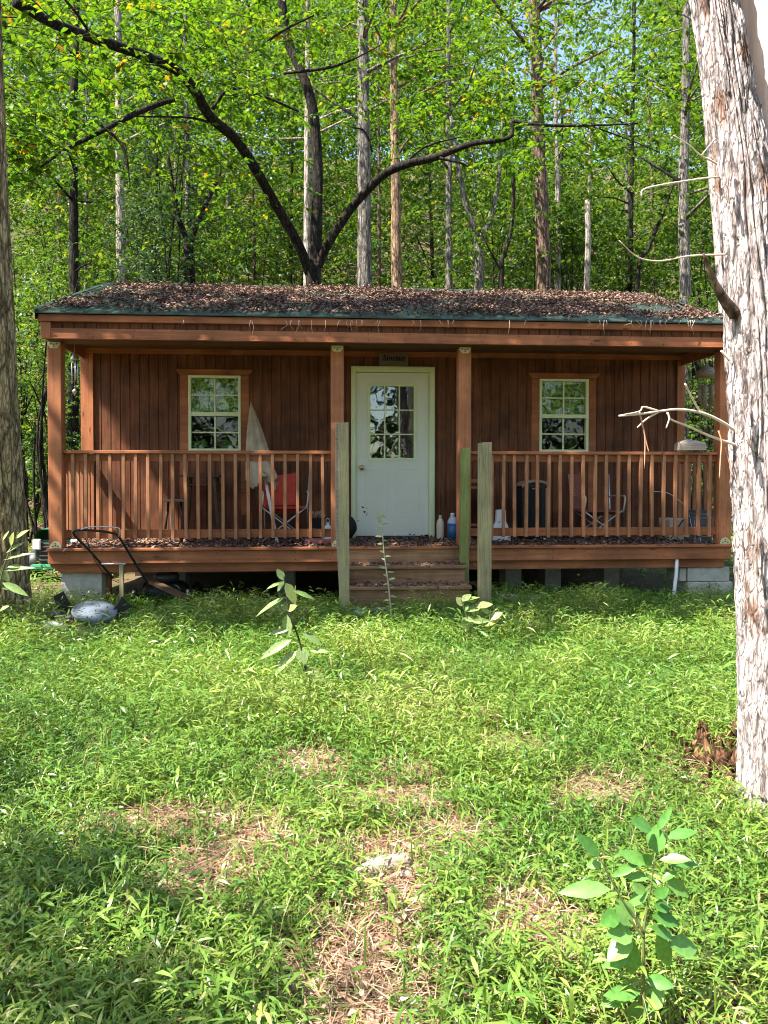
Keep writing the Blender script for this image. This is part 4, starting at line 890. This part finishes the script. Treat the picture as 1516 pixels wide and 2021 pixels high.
m=MB(); a=U(128,1229,-1.1);b=U(165,1229,-1.1); m.bar(tuple(a),tuple(b),.05,.035); m.build('stretcher',M['rust'],t)
for i,(px,py,w_,lb) in enumerate(((100,1240,.13,'pale rounded stone left of the toppled garden table'),(170,1254,.16,'pale rounded stone in front of the toppled garden table'))):
    q=U(px,py,-1.25); m=MB(); m.grid(lambda u,v:(q.x+w_*math.cos(6.283*u)*math.sin(math.pi*v)*(1+.2*noise.noise((u*3,v*3,i))),-1.2+.1*math.sin(6.283*u)*math.sin(math.pi*v),q.z-.0+.055*math.cos(math.pi*v)),24,12); tag(m.build('stone',M['stone'],loc=(q.x,-1.2,0)),lb,'stone')
# walk-behind mower: handle rising in front of the deck
t=thing('push_mower','old push mower with a black tube handle standing against the porch','mower',(-2.75,-.35,0))
hp=lambda x,y,Y:tuple(U(x,y,Y))
m=MB(); q=bez([(*hp(292,1152,-.12),0),(*hp(260,1100,-.28),0),(*hp(235,1060,-.42),0),(*hp(222,1052,-.46),0),(*hp(185,1047,-.5),0),(*hp(152,1047,-.5),0),(*hp(147,1056,-.48),0),(*hp(180,1090,-.36),0),(*hp(222,1140,-.2),0)],6)
m.tube([tuple(p[:3]) for p in q],.0125,8); m.build('handle',M['black'],t)
m=MB(); q=bez([(*hp(150,1050,-.5),0),(*hp(178,1040,-.52),0),(*hp(228,1041,-.52),0),(*hp(237,1047,-.52),0),(*hp(234,1060,-.5),0)],6); m.tube([tuple(p[:3]) for p in q],.006,6); m.build('bail_bar',M['steel'],t)
m=MB(); m.tube([hp(201,1113,-.3),hp(248,1113,-.3)],.010,8); m.build('crossbar',M['steel'],t)
m=MB(); q=bez([(*hp(168,1062,-.48),0),(*hp(190,1110,-.34),0),(*hp(215,1140,-.24),0),(*hp(235,1150,-.2),0)],6); m.tube([tuple(p[:3]) for p in q],.004,5); m.build('cable',M['black'],t)
m=MB(); z=.18; m.grid(lambda u,v:(-2.6+.26*math.cos(6.283*u)*(1-.3*v**3),.38+.25*math.sin(6.283*u)*(1-.3*v**3),.10+.13*v),30,6); m.add([(-2.6+.182*math.cos(k),.38+.175*math.sin(k),.23) for k in np.linspace(0,6.283,24,endpoint=False)],[tuple(range(24))]); m.build('mower_deck',M['black'],t)
m=MB(); m.lathe([(.13,0),(.14,.06),(.12,.1),(.06,.13)],(-2.6,.38,.232),20); m.build('engine',M['greyd'],t)
for sx in (-.32,.32):
    for yy in (-.08,.42):
        m=MB(); m.X=Matrix.Translation((-2.6+sx*.9,yy+.2,.095))@Matrix.Rotation(R_(90),4,'Y'); m.lathe([(.03,-.02),(.09,-.022),(.095,0),(.09,.022),(.03,.02)],n=20); m.build('wheel',M['black'],t)
# green lawn tractor beyond the left post
x0=U(62,1090,2.4).x; t=thing('lawn_tractor','green lawn tractor with black grille half hidden behind the left porch post','tractor',(x0+.35,3.,0)); xc=x0+.33
def slab(nm,mat,x0,x1,z0,z1,y0,y1,bv=.02): m=MB(); m.box(x0,x1,y0,y1,z0,z1); return m.build(nm,mat,t,bv)
m=MB(); zt_=U(90,1042,2.4).z; zb=U(90,1068,2.4).z
m.grid(lambda u,v:(xc+(u-.5)*.62*(1-.1*v),2.38+.95*v+.05*abs(u-.5),zb+(zt_-zb)*(1-abs(2*u-1)**9)*(.9+.25*v)),16,6); m.box(xc-.30,xc+.30,2.45,3.3,zb-.22,zb+.01); m.build('hood',M['green'],t)
slab('grille',M['black'],xc-.28,xc+.28,zb-.30,zb-.02,2.40,2.449,.015)
for k in range(4): slab('grille_slat',M['greyd'],xc-.22,xc+.22,zb-.27+k*.06,zb-.25+k*.06,2.385,2.399,.004)
for sgn in (-1,1): slab('headlight',M['lamp'],xc+sgn*.25-.055,xc+sgn*.25+.055,zb-.12,zb+.03,2.365,2.398,.02)
slab('bumper',M['green'],xc-.33,xc+.33,zb-.40,zb-.31,2.33,2.43,.03)
m=MB(); m.add([(xc-.15,2.50,zt_-.02),(xc+.0,2.47,zt_-.012),(xc-.02,2.62,zt_+.006),(xc-.1,2.62,zt_+.002)],[(0,1,2,3)]); m.build('decal',M['orange'],t)
for sx,yy,r in ((-.38,2.75,.19),(.38,2.75,.19),(-.40,3.95,.26),(.40,3.95,.26)):
    m=MB(); m.X=Matrix.Translation((xc+sx,yy,r))@Matrix.Rotation(R_(90),4,'Y'); m.lathe([(r*.4,-.07),(r*.92,-.08),(r,-.03),(r,.03),(r*.92,.08),(r*.4,.07)],n=24); m.build('wheel',M['black'],t)
slab('seat',M['black'],xc-.22,xc+.22,.55,.62,3.75,4.15,.03); slab('seat_back',M['black'],xc-.22,xc+.22,.62,.95,4.1,4.17,.03); slab('chassis',M['greyd'],xc-.25,xc+.25,.2,.45,2.5,4.2,.02); slab('fender',M['green'],xc-.5,xc+.5,.5,.54,3.6,4.3,.015)
# enamel pot with a stick, under the right deck
p=U(1031,1195,-.4); t=thing('stock_pot','pale enamel pot with a stick across it in the weeds under the right porch','pot',(p.x,-.35,0)); rr=42/PX(-.4)
m=MB(); m.X=Matrix.Translation((p.x,-.35,.05))@Matrix.Rotation(R_(5),4,'Y'); zz=U(1031,1181,-.35).z-.05; m.lathe([(rr*.8,0),(rr*.93,.02),(rr*.97,zz-.02),(rr*1.06,zz),(rr*1.06,zz+.012),(rr*.98,zz+.008),(rr*.92,zz-.03),(rr*.85,.05),(.01,.045)],n=36); m.build('pot_body',M['cream'],t)
for sgn in (-1,1):
    m=MB(); hx=p.x+sgn*rr*.98; hz=.05+zz-.05; m.tube([(hx,-.42,hz),(hx+sgn*.035,-.41,hz-.01),(hx+sgn*.035,-.29,hz-.01),(hx,-.28,hz)],.007,6); m.build('handle',M['whitep'],t)
a=U(1012,1187,-.42); b=U(1071,1176,-.3); m=MB(); m.bar(tuple(a+Vector((0,0,.012))),tuple(b+Vector((0,0,.012))),.035,.018); tag(m.build('stick',M['newel'],loc=tuple(a)),'flat yellowish stick resting across the enamel pot','stick')
# drain pipe, plank, prop
m=MB(); q=[hp(1336,1100,.03),hp(1335,1130,.03),hp(1331,1165,.0),hp(1328,1215,-.02)]; m.tube(q,.02,10); tag(m.build('drain_pipe',M['whitep'],loc=(q[3][0],0,0)),'thin white pipe running down from the porch to the ground, near the right block pier','pipe')
m=MB(); m.bar(hp(300,1148,.1),hp(372,1182,-.25),.10,.03); tag(m.build('loose_plank',M['darkwood'],loc=hp(340,1170,-.1)),'loose brown plank sloping into the weeds under the left porch','plank')
m=MB(); q=U(210,1150,.3); m.box(q.x-.05,q.x-.015,.28,.33,-.05,D-.27); m.box(q.x-.012,q.x+.05,.27,.34,-.05,D-.27); tag(m.build('support_post',M['post'],loc=(q.x,.3,0)),'short brown wooden prop beside the left concrete pier','post')
m=MB(); q=U(244,1150,.05); m.box(q.x-.02,q.x+.02,-.045,-.005,-.05,U(244,1112,0).z); tag(m.build('stake',M['newel'],loc=(q.x,-.02,0)),'pale upright stake by the push mower handle','stake')

# ------------------------------------------------------------------ things on the porch
def S(Y): return 1/PX(Y)
# stool
a=U(315,986,.75); b=U(371,986,.75); t=thing('stool','small dark round stool on the left porch below the window','stool',((a.x+b.x)/2,.75,D)); xc=(a.x+b.x)/2; zt_=a.z; w_=(b.x-a.x)/2
m=MB(); m.lathe([(w_*.95,-.025),(w_,-.02),(w_,-.004),(w_*.97,0),(.01,0)],(xc,.75,zt_),24); m.build('seat',M['oldwood'],t,.0)
for k in range(3):
    th=.5+k*2.094; m=MB(); m.tube([(xc+w_*.5*math.cos(th),.75+w_*.5*math.sin(th),zt_-.025),(xc+w_*.95*math.cos(th),.75+w_*.95*math.sin(th),D)],[.013,.016],8); m.build('leg',M['steel'] if k==2 else M['black'],t)
# side table with slanting legs
a=U(360,937,.85); b=U(438,937,.85); t=thing('side_table','dark wooden side table with a lower shelf against the left porch wall','table',((a.x+b.x)/2,.85,D))
def bx(nm,mat,q,bv=.004): m=MB(); m.box(*q); return m.build(nm,mat,t,bv)
bx('table_top',M['darkwood'],(a.x,b.x,.65,1.08,a.z-.03,a.z)); zs=U(360,955,.85).z; bx('shelf',M['darkwood'],(a.x+.04,b.x-.04,.68,1.05,zs-.02,zs))
for sx,yy in ((0,.7),(1,.7),(0,1.02),(1,1.02)):
    m=MB(); x=a.x+.07 if sx==0 else b.x-.07; m.bar((x,yy,a.z-.03),(x+(.06 if sx else -.06),yy,D),.05,.035); m.build('leg',M['darkwood'],t,.003)
# folded patio umbrella leaning on the wall
tip=U(495,793,1.12); pole1=U(548,1075,.38); t=thing('patio_umbrella','folded cream patio umbrella leaning on the porch wall beside the left window','umbrella',(pole1.x,.38,D))
zbt=U(500,955,.7).z; m=MB()
def axis(s_): return tip.lerp(pole1,s_)
s_end=(tip.z-zbt)/(tip.z-pole1.z)
def um(u,v):
    th=2*math.pi*u; c0=axis(v*s_end); r=.004+.20*v**.85*(1-.12*v); r*=1+.20*math.sin(th*6+.8*math.sin(v*4))*min(1,v*3)
    z=c0.z+(.045*math.sin(th*4+1)+.025*math.sin(th*11))*max(0,v-.8)*5
    return (c0.x-.045*v+r*.92*math.cos(th),min(P-.036,c0.y+r*.5*math.sin(th)),z)
m.grid(um,96,26); m.build('canopy',M['cream'],t)
m=MB(); m.tube([tuple(axis(.25)),tuple(axis(1))],.019,10); m.build('pole',M['whitep'],t)
m=MB(); c0=axis(s_end*.97); m.X=Matrix.Translation(c0+Vector((-.02,-.1,.05))); m.lathe([(.05,0),(.055,.02),(.035,.03),(.03,.05),(.045,.06)],n=16); m.build('runner',M['cream'],t)
# camp chairs
def campchair(label,x0,x1,ytop,yseat,Y,mat,frame,back):
    a=U(x0,yseat,Y); b=U(x1,yseat,Y); t=thing('camp_chair',label,'chair',((a.x+b.x)/2,Y,D)); w_=b.x-a.x; zs=a.z; zt_=U(x0,ytop,Y).z; xl,xr=a.x,b.x; d=.38
    m=MB(); m.grid(lambda u,v:(xl+u*w_,Y-.16+v*d,zs-.05*math.sin(math.pi*u)*math.sin(math.pi*v)+.02*v),10,8); m.grid(lambda u,v:(xl+u*w_,Y-.16+v*d,zs-.012-.05*math.sin(math.pi*u)*math.sin(math.pi*v)+.02*v),10,8); m.build('seat',mat,t)
    m=MB(); sh=(lambda u,v:(xl+back[0]*w_+u*w_*(back[1]-back[0]),Y+.2+.14*v-.05*math.sin(math.pi*u)*0,zs+.03+(zt_-zs)*v-.03*math.sin(math.pi*u)*v)); m.grid(sh,10,10); m.grid(lambda u,v:tuple(Vector(sh(u,v))+Vector((0,.01,0))),10,10); m.build('backrest',mat,t)
    m=MB()
    for yy in (Y-.18,Y+.22):
        m=MB(); m.tube([(xl,yy,zs+.02),(xr,yy,D+.01)],.009,6); m.build('cross_brace',frame,t)
        m=MB(); m.tube([(xr,yy+.018,zs+.02),(xl,yy+.018,D+.01)],.009,6); m.build('cross_brace',frame,t)
    for x in (xl,xr):
        m=MB(); m.tube([(x,Y+.24,D),(x,Y+.25,zs+.05),(x+.02*(1 if x==xr else -1),Y+.33,zt_)],.009,6); m.build('back_post',frame,t)
        m=MB(); za=zs+.2; q=bez([(x,Y-.19,zs,0),(x+.02,Y-.2,za-.04,0),(x,Y-.15,za,0),(x,Y+.27,za-.02,0)],6); m.tube([tuple(p[:3]) for p in q],.01,6); m.build('armrest',frame,t)
campchair('red folding camp chair behind the left porch railing',519,606,937,1003,.72,M['red'],M['steel'],(-.05,.72))
campchair('faded brown-red folding camp chair on the right porch',1142,1218,936,1010,.75,M['rust'],M['steel'],(0.,.28))
# pot, white jug, sack, bottles
def lathe_thing(name,label,cat,px,py0,py1,wpx,Y,prof,mat,part,z0=D,n=22,extra=None):
    c0=U(px,py0,Y); r=wpx/2*S(Y); h=c0.z-z0; t=thing(name,label,cat,(c0.x,Y,z0)); m=MB(); m.lathe([(r*a,h*b) for a,b in prof],(c0.x,Y,z0+.001),n); m.build(part,mat,t)
    if extra: extra(t,c0.x,r,h)
    return t
def potplant(t,x,r,h):
    g=np.random.default_rng(4); k=40; a=g.uniform(0,6.28,k); leafobj('dried_plant',np.stack([x+g.normal(0,r*.4,k),.8+g.normal(0,r*.4,k),np.full(k,D+h*.95)],1),np.stack([np.cos(a)*.4,np.sin(a)*.4,np.ones(k)],1),np.tile((0,-1,.3),(k,1)),g.uniform(.06,.16,k),np.full(k,.03),g.random(k),M['straw'],t)
lathe_thing('flower_pot','black flower pot with a dried plant behind the left railing','pot',624,1022,1055,32,.8,[(.7,0),(.85,.6),(1,.97),(1.04,1),(.9,1),(.85,.9),(.1,.88)],M['black'],'pot_body',extra=potplant)
def jughandle(t,x,r,h):
    m=MB(); q=bez([(x-r*.35,.5,D+h*.72,0),(x-r*.3,.45,D+h*1.12,0),(x+r*.3,.45,D+h*1.12,0),(x+r*.4,.5,D+h*.72,0)],6); m.tube([tuple(p[:3]) for p in q],.006,6); m.build('handle',M['steel'],t)
    m=MB(); m.lathe([(r*.4,0),(r*.42,h*.12),(r*.2,h*.16)],(x,.5,D+h*.9),16); m.build('lid',M['greyd'],t)
lathe_thing('milk_can','small white can with a wire handle beside the middle porch post','can',647,1030,1055,20,.5,[(.95,0),(1,.05),(1,.55),(.75,.75),(.45,.85),(.45,1),(.1,1)],M['whitep'],'can_body',extra=jughandle)
def cap(mat,y):
    def f(t,x,r,h): m=MB(); m.lathe([(r*.42,0),(r*.42,h*.10),(r*.36,h*.11)],(x,y,D+h*.985),16); m.build('cap',mat,t)
    return f
bot=[(.92,0),(1,.03),(1,.68),(.93,.78),(.5,.93),(.4,.95),(.4,1),(.1,1)]
lathe_thing('bottle','cream plastic bottle standing beside the door','bottle',869,1021,1065,15,.95,bot,M['creamp'],'bottle_body',extra=cap(M['creamp'],.95))
def bluebot(t,x,r,h):
    cap(M['whitep'],.9)(t,x,r,h); m=MB(); m.lathe([(r*1.01,0),(r*1.01,h*.66)],(x,.9,D+.004),24); m.build('label_band',M['blue'],t)
    m=MB(); m.tube([(x+r*.3,.86,D+h*.93),(x+r*.8,.86,D+h*.85),(x+r*.85,.86,D+h*.6)],.006,6); m.build('handle',M['bluecap'],t)
lathe_thing('jug','blue plastic jug with a clear top next to the cream bottle','jug',893,1017,1063,20,.9,bot,M['bluecap'],'jug_body',extra=bluebot)
c0=U(694,1022,1.0); m=MB(); m.grid(lambda u,v:(c0.x-.01+.075*math.cos(6.283*u)*math.sin(math.pi*(.08+.92*v))*(1+.15*noise.noise((u*6,v*4,1.))),1.02+.09*math.sin(6.283*u)*math.sin(math.pi*(.08+.92*v)),D+.01+(c0.z-D)*(1-v)),24,14); tag(m.build('black_sack',M['blackfab'],loc=(c0.x,1.02,D)),'slumped black bag between the middle post and the door','bag')
# slatted stand behind the right newel
a=U(926,946,.9); b=U(950,946,.9); t=thing('slatted_stand','brown wooden stand with two rails half hidden by the right newel posts','stand',((a.x+b.x)/2,.9,D))
for py,h in ((949,.045),(962,.03),(1035,.03)): z=U(926,py,.9).z; bx('rail',M['board'],(a.x-.03,b.x+.05,.78,.81,z-h/2,z+h/2))
for x in (a.x-.03,b.x+.05): bx('side_post',M['darkwood'],(x-.02,x+.02,.811,1.1,D,a.z))
bx('shelf',M['darkwood'],(a.x-.01,b.x+.03,.812,1.1,D+.06,D+.08))
# white flared stand
xa=[U(p_,1040,.6).x for p_ in (973,980,992,1007)]; zt_=U(985,1006,.6).z; zm=U(985,1034,.6).z
t=thing('flared_stand','white plastic pedestal with a flared foot behind the right railing','pedestal',((xa[0]+xa[3])/2,.6,D))
m=MB(); xc=(xa[0]+xa[3])/2; m.prism([(xa[0],D),(xa[3],D),(xa[3],D+.05),(xa[3]-.03,zm-.02),(xa[3]-.055,zm+.03),(xa[3]-.06,zt_),(xa[1],zt_),(xa[1]-.004,zm+.03),(xa[0]+.01,zm-.03),(xa[0],D+.05)],.57,.66); m.build('pedestal_body',M['whitep'],t,.008)
m=MB()
for k in (.3,.6): m.box(xa[1]+.02,xa[1]+.034,.564,.569,D+k*(zt_-D),D+k*(zt_-D)+.014)
m.build('screw_hole',M['ink'],t)
# round-topped heater
xa,xb=U(1024,1000,.85).x,U(1079,1000,.85).x; zt_=U(1050,947,.85).z; t=thing('heater','black heater with a rounded tan top rim on the right porch','heater',((xa+xb)/2,.85,D)); xc=(xa+xb)/2; w_=(xb-xa)/2
top=[(xc+w_*math.cos(k),zt_-.075+.075*math.sin(k)) for k in np.linspace(0,math.pi,13)]
m=MB(); m.prism([(xa+.012,D+.03),(xb-.012,D+.03)]+[(xc+(x-xc)*.95,z-.02) for x,z in top],.72,1.0); m.build('heater_body',M['black'],t,.006)
m=MB(); inn=[(xc+(x-xc)*.93,z-.028) for x,z in top]
for i in range(12): m.add([(top[i][0],.70,top[i][1]),(top[i+1][0],.70,top[i+1][1]),(inn[i+1][0],.70,inn[i+1][1]),(inn[i][0],.70,inn[i][1]),(top[i][0],1.01,top[i][1]),(top[i+1][0],1.01,top[i+1][1])],[(0,1,2,3),(0,4,5,1)])
m.build('top_rim',M['tan'],t)
bx('front_panel',M['ink'],(xc-.07,xc+.07,.70,.719,D+.07,zt_-.09)); bx('handle_bar',M['tan'],(xc-.05,xc+.03,.68,.699,zt_-.115,zt_-.098)); bx('side_trim',M['tan'],(xb-.055,xb-.04,.70,.719,D+.05,zt_-.1))
for x in (xc-.02,xc+.10): 
    m=MB(); m.lathe([(.017,0),(.02,.02),(.012,.03)],(x,.69,D),12); m.build('foot',M['whitep'],t)
# bucket with a slim handle, crate and hose at the right end
def bhandle(t,x,r,h):
    m=MB(); q=bez([(x-r*1.02,.30,D+h*.92,0),(x-r*.9,.22,D+h*.35,0),(x,.17,D+h*.2,0),(x+r*.9,.22,D+h*.35,0),(x+r*1.02,.30,D+h*.92,0)],6); m.tube([tuple(p[:3]) for p in q],.004,5); m.build('handle',M['steel'],t)
    for k in (.74,.86): 
        m=MB(); m.lathe([(r*.99,0),(r*1.05,.004),(r*1.05,.014),(r*.99,.018)],(x,.30,D+h*k),28); m.build('rim_band',M['grey'],t)
lathe_thing('bucket','pale grey plastic bucket at the right end of the porch','bucket',1384,1007,1085,50,.30,[(.84,0),(.86,.02),(.98,.72),(1,1),(1.03,1.01),(.95,1),(.84,.1),(.01,.09)],M['grey'],'bucket_body',n=32,extra=bhandle)
a=U(1312,1023,.6); b=U(1346,1023,.6); t=thing('basin','small pale plastic tub with a dark cord over it next to the bucket','tub',((a.x+b.x)/2,.6,D))
m=MB(); m.add([(a.x+.02,.5,D),(b.x-.02,.5,D),(b.x-.02,.75,D),(a.x+.02,.75,D),(a.x,.47,a.z),(b.x,.47,a.z),(b.x,.78,a.z),(a.x,.78,a.z)],[(0,3,2,1),(4,5,6,7),(0,1,5,4),(1,2,6,5),(2,3,7,6),(3,0,4,7)]); m.build('tub_body',M['creamp'],t,.015)
m=MB(); q=bez([(a.x+.02,.47,D+.03,0),(a.x+.08,.455,D+.13,0),(b.x-.06,.455,a.z-.02,0),(b.x,.45,a.z,0)],6); m.tube([tuple(p[:3]) for p in q],.006,5); m.build('cord',M['ink'],t)
m=MB(); q=bez([(*U(1288,970,1.0),0),(*U(1315,972,.95),0),(*U(1335,984,.85),0),(*U(1355,1003,.7),0),(*U(1352,1030,.5),0),(*U(1342,1062,.4),0)],8); m.tube([tuple(p[:3]) for p in q],.005,6); tag(m.build('hose',M['twig'],loc=tuple(U(1352,1030,.5))),'thin pale hose arching down behind the right railing','hose')
m=MB(); a=U(602,1079,.25); b=U(655,1079,.25); m.box(a.x,b.x,.2,.55,D+.02,D+.055); tag(m.build('flat_box',M['pink'],loc=(a.x,.3,D)),'flat faded pink box lying in the leaves beside the middle post','box')
# log slab on the rail, chain
a=U(1337,889,.075); b=U(1387,889,.075); zt_=U(1360,868,.075).z; m=MB()
m.grid(lambda u,v:(a.x+u*(b.x-a.x)+.006*noise.noise((v*9,u*4,0)),.075+.085*math.cos(math.pi*v*1.0)*-1,a.z+(zt_-a.z)*(math.sin(math.pi*v)**.35)*(1-.22*max(0,u-.55)*2-.25*max(0,.15-u)*6+.14*noise.noise((u*4,v*3,7.))+.07*noise.noise((u*15,v*8,3.)))),14,14)
m.grid(lambda u,v:(a.x+u*(b.x-a.x),-.005+.16*v,a.z+.001),2,2)
for s_,x in ((0,a.x),(1,b.x)): 
    pts=[(x,.075-.085*math.cos(math.pi*v),a.z+(zt_-a.z)*(math.sin(math.pi*v)**.35)*(.75 if s_==0 else .8)) for v in np.linspace(0,1,12)]; m.add(pts,[tuple(range(12)) if s_ else tuple(range(11,-1,-1))])
tag(m.build('log_chunk',M['greywood'],loc=tuple(a)),'weathered grey log chunk resting on the right porch railing','log')
t=thing('chain','short rusty chain hanging from the right porch railing','chain',tuple(U(1307,888,.02)))
m=MB(); c0=U(1307,884,.022)
for i in range(11):
    z=c0.z-i*.024; m.tube([(c0.x+(.007*math.cos(k) if i%2 else 0),.022+(0 if i%2 else .007*math.cos(k)),z-.014*math.sin(k)) for k in np.linspace(0,2*math.pi,9)],.0028,5,False)
m.build('links',M['rusty'],t)
# wind chimes
def chime(label,px,pytop,pyroof,py0,py1,Y,n,r,spread,mat,roofw,sail):
    c0=U(px,pytop,Y); z0=U(px,py0,Y).z; z1=U(px,py1,Y).z; t=thing('wind_chime',label,'wind chime',(c0.x,Y,c0.z))
    m=MB(); m.tube([(c0.x,Y,2.96),(c0.x,Y,c0.z-.01)],.0025,5); m.build('cord',M['twig'],t)
    m=MB(); zr=U(px,pyroof,Y).z; m.lathe([(.012,0),(roofw*.6,-.03),(roofw,zr-c0.z),(roofw,zr-c0.z-.012),(.02,zr-c0.z-.012)],(c0.x,Y,c0.z),18); m.build('top_plate',mat,t)
    for k in range(n):
        th=k*2*math.pi/n+.4; x=c0.x+spread*math.cos(th); y=Y+spread*math.sin(th); e=z1+(.05*(k%3)); m=MB(); m.tube([(x,y,z0),(x,y,e)],r,8); m.tube([(x,y,z0),(x,y,zr)],.0015,4); m.build('chime_tube',mat,t)
    if sail: m=MB(); m.tube([(c0.x,Y,zr),(c0.x,Y,z1-.06)],.002,4); m.lathe([(.004,.0),(.03,-.03),(.03,-.035),(.004,-.07)],(c0.x,Y,z1-.05),12); m.build('sail',mat,t)
chime('slim metal wind chime hanging at the left end of the porch',147,698,708,716,758,.62,5,.006,.035,M['steel'],.045,True)
chime('big wooden wind chime with thick tubes at the right end of the porch',1394,722,742,758,808,.55,5,.019,.075,M['oldwood'],.13,True)
# potted plants standing inside the left window
for px,sz,lb in ((398,.07,'leafy houseplant inside the left window, left of its centre bar'),(455,.06,'pale houseplant pot inside the left window, near its right edge')):
    c0=U(px,884,P+.07); t=thing('houseplant',lb,'plant',(c0.x,P+.07,c0.z)); m=MB(); m.lathe([(.03,0),(.036,.05),(.04,.055)],(c0.x,P+.07,c0.z-.03),14); m.build('pot_body',M['whitep'],t)
    g=np.random.default_rng(int(px)); k=26; a=g.uniform(0,6.28,k); leafobj('foliage',np.tile((c0.x,P+.07,c0.z+.02),(k,1))+g.normal(0,.02,(k,3))*np.array([1,.3,1]),np.stack([np.cos(a),np.sin(a)*.2,g.uniform(.2,1.5,k)],1),np.tile((0,-1,.4),(k,1)),g.uniform(.05,.14,k),np.full(k,.035),g.random(k),M['leaf_s'],t)
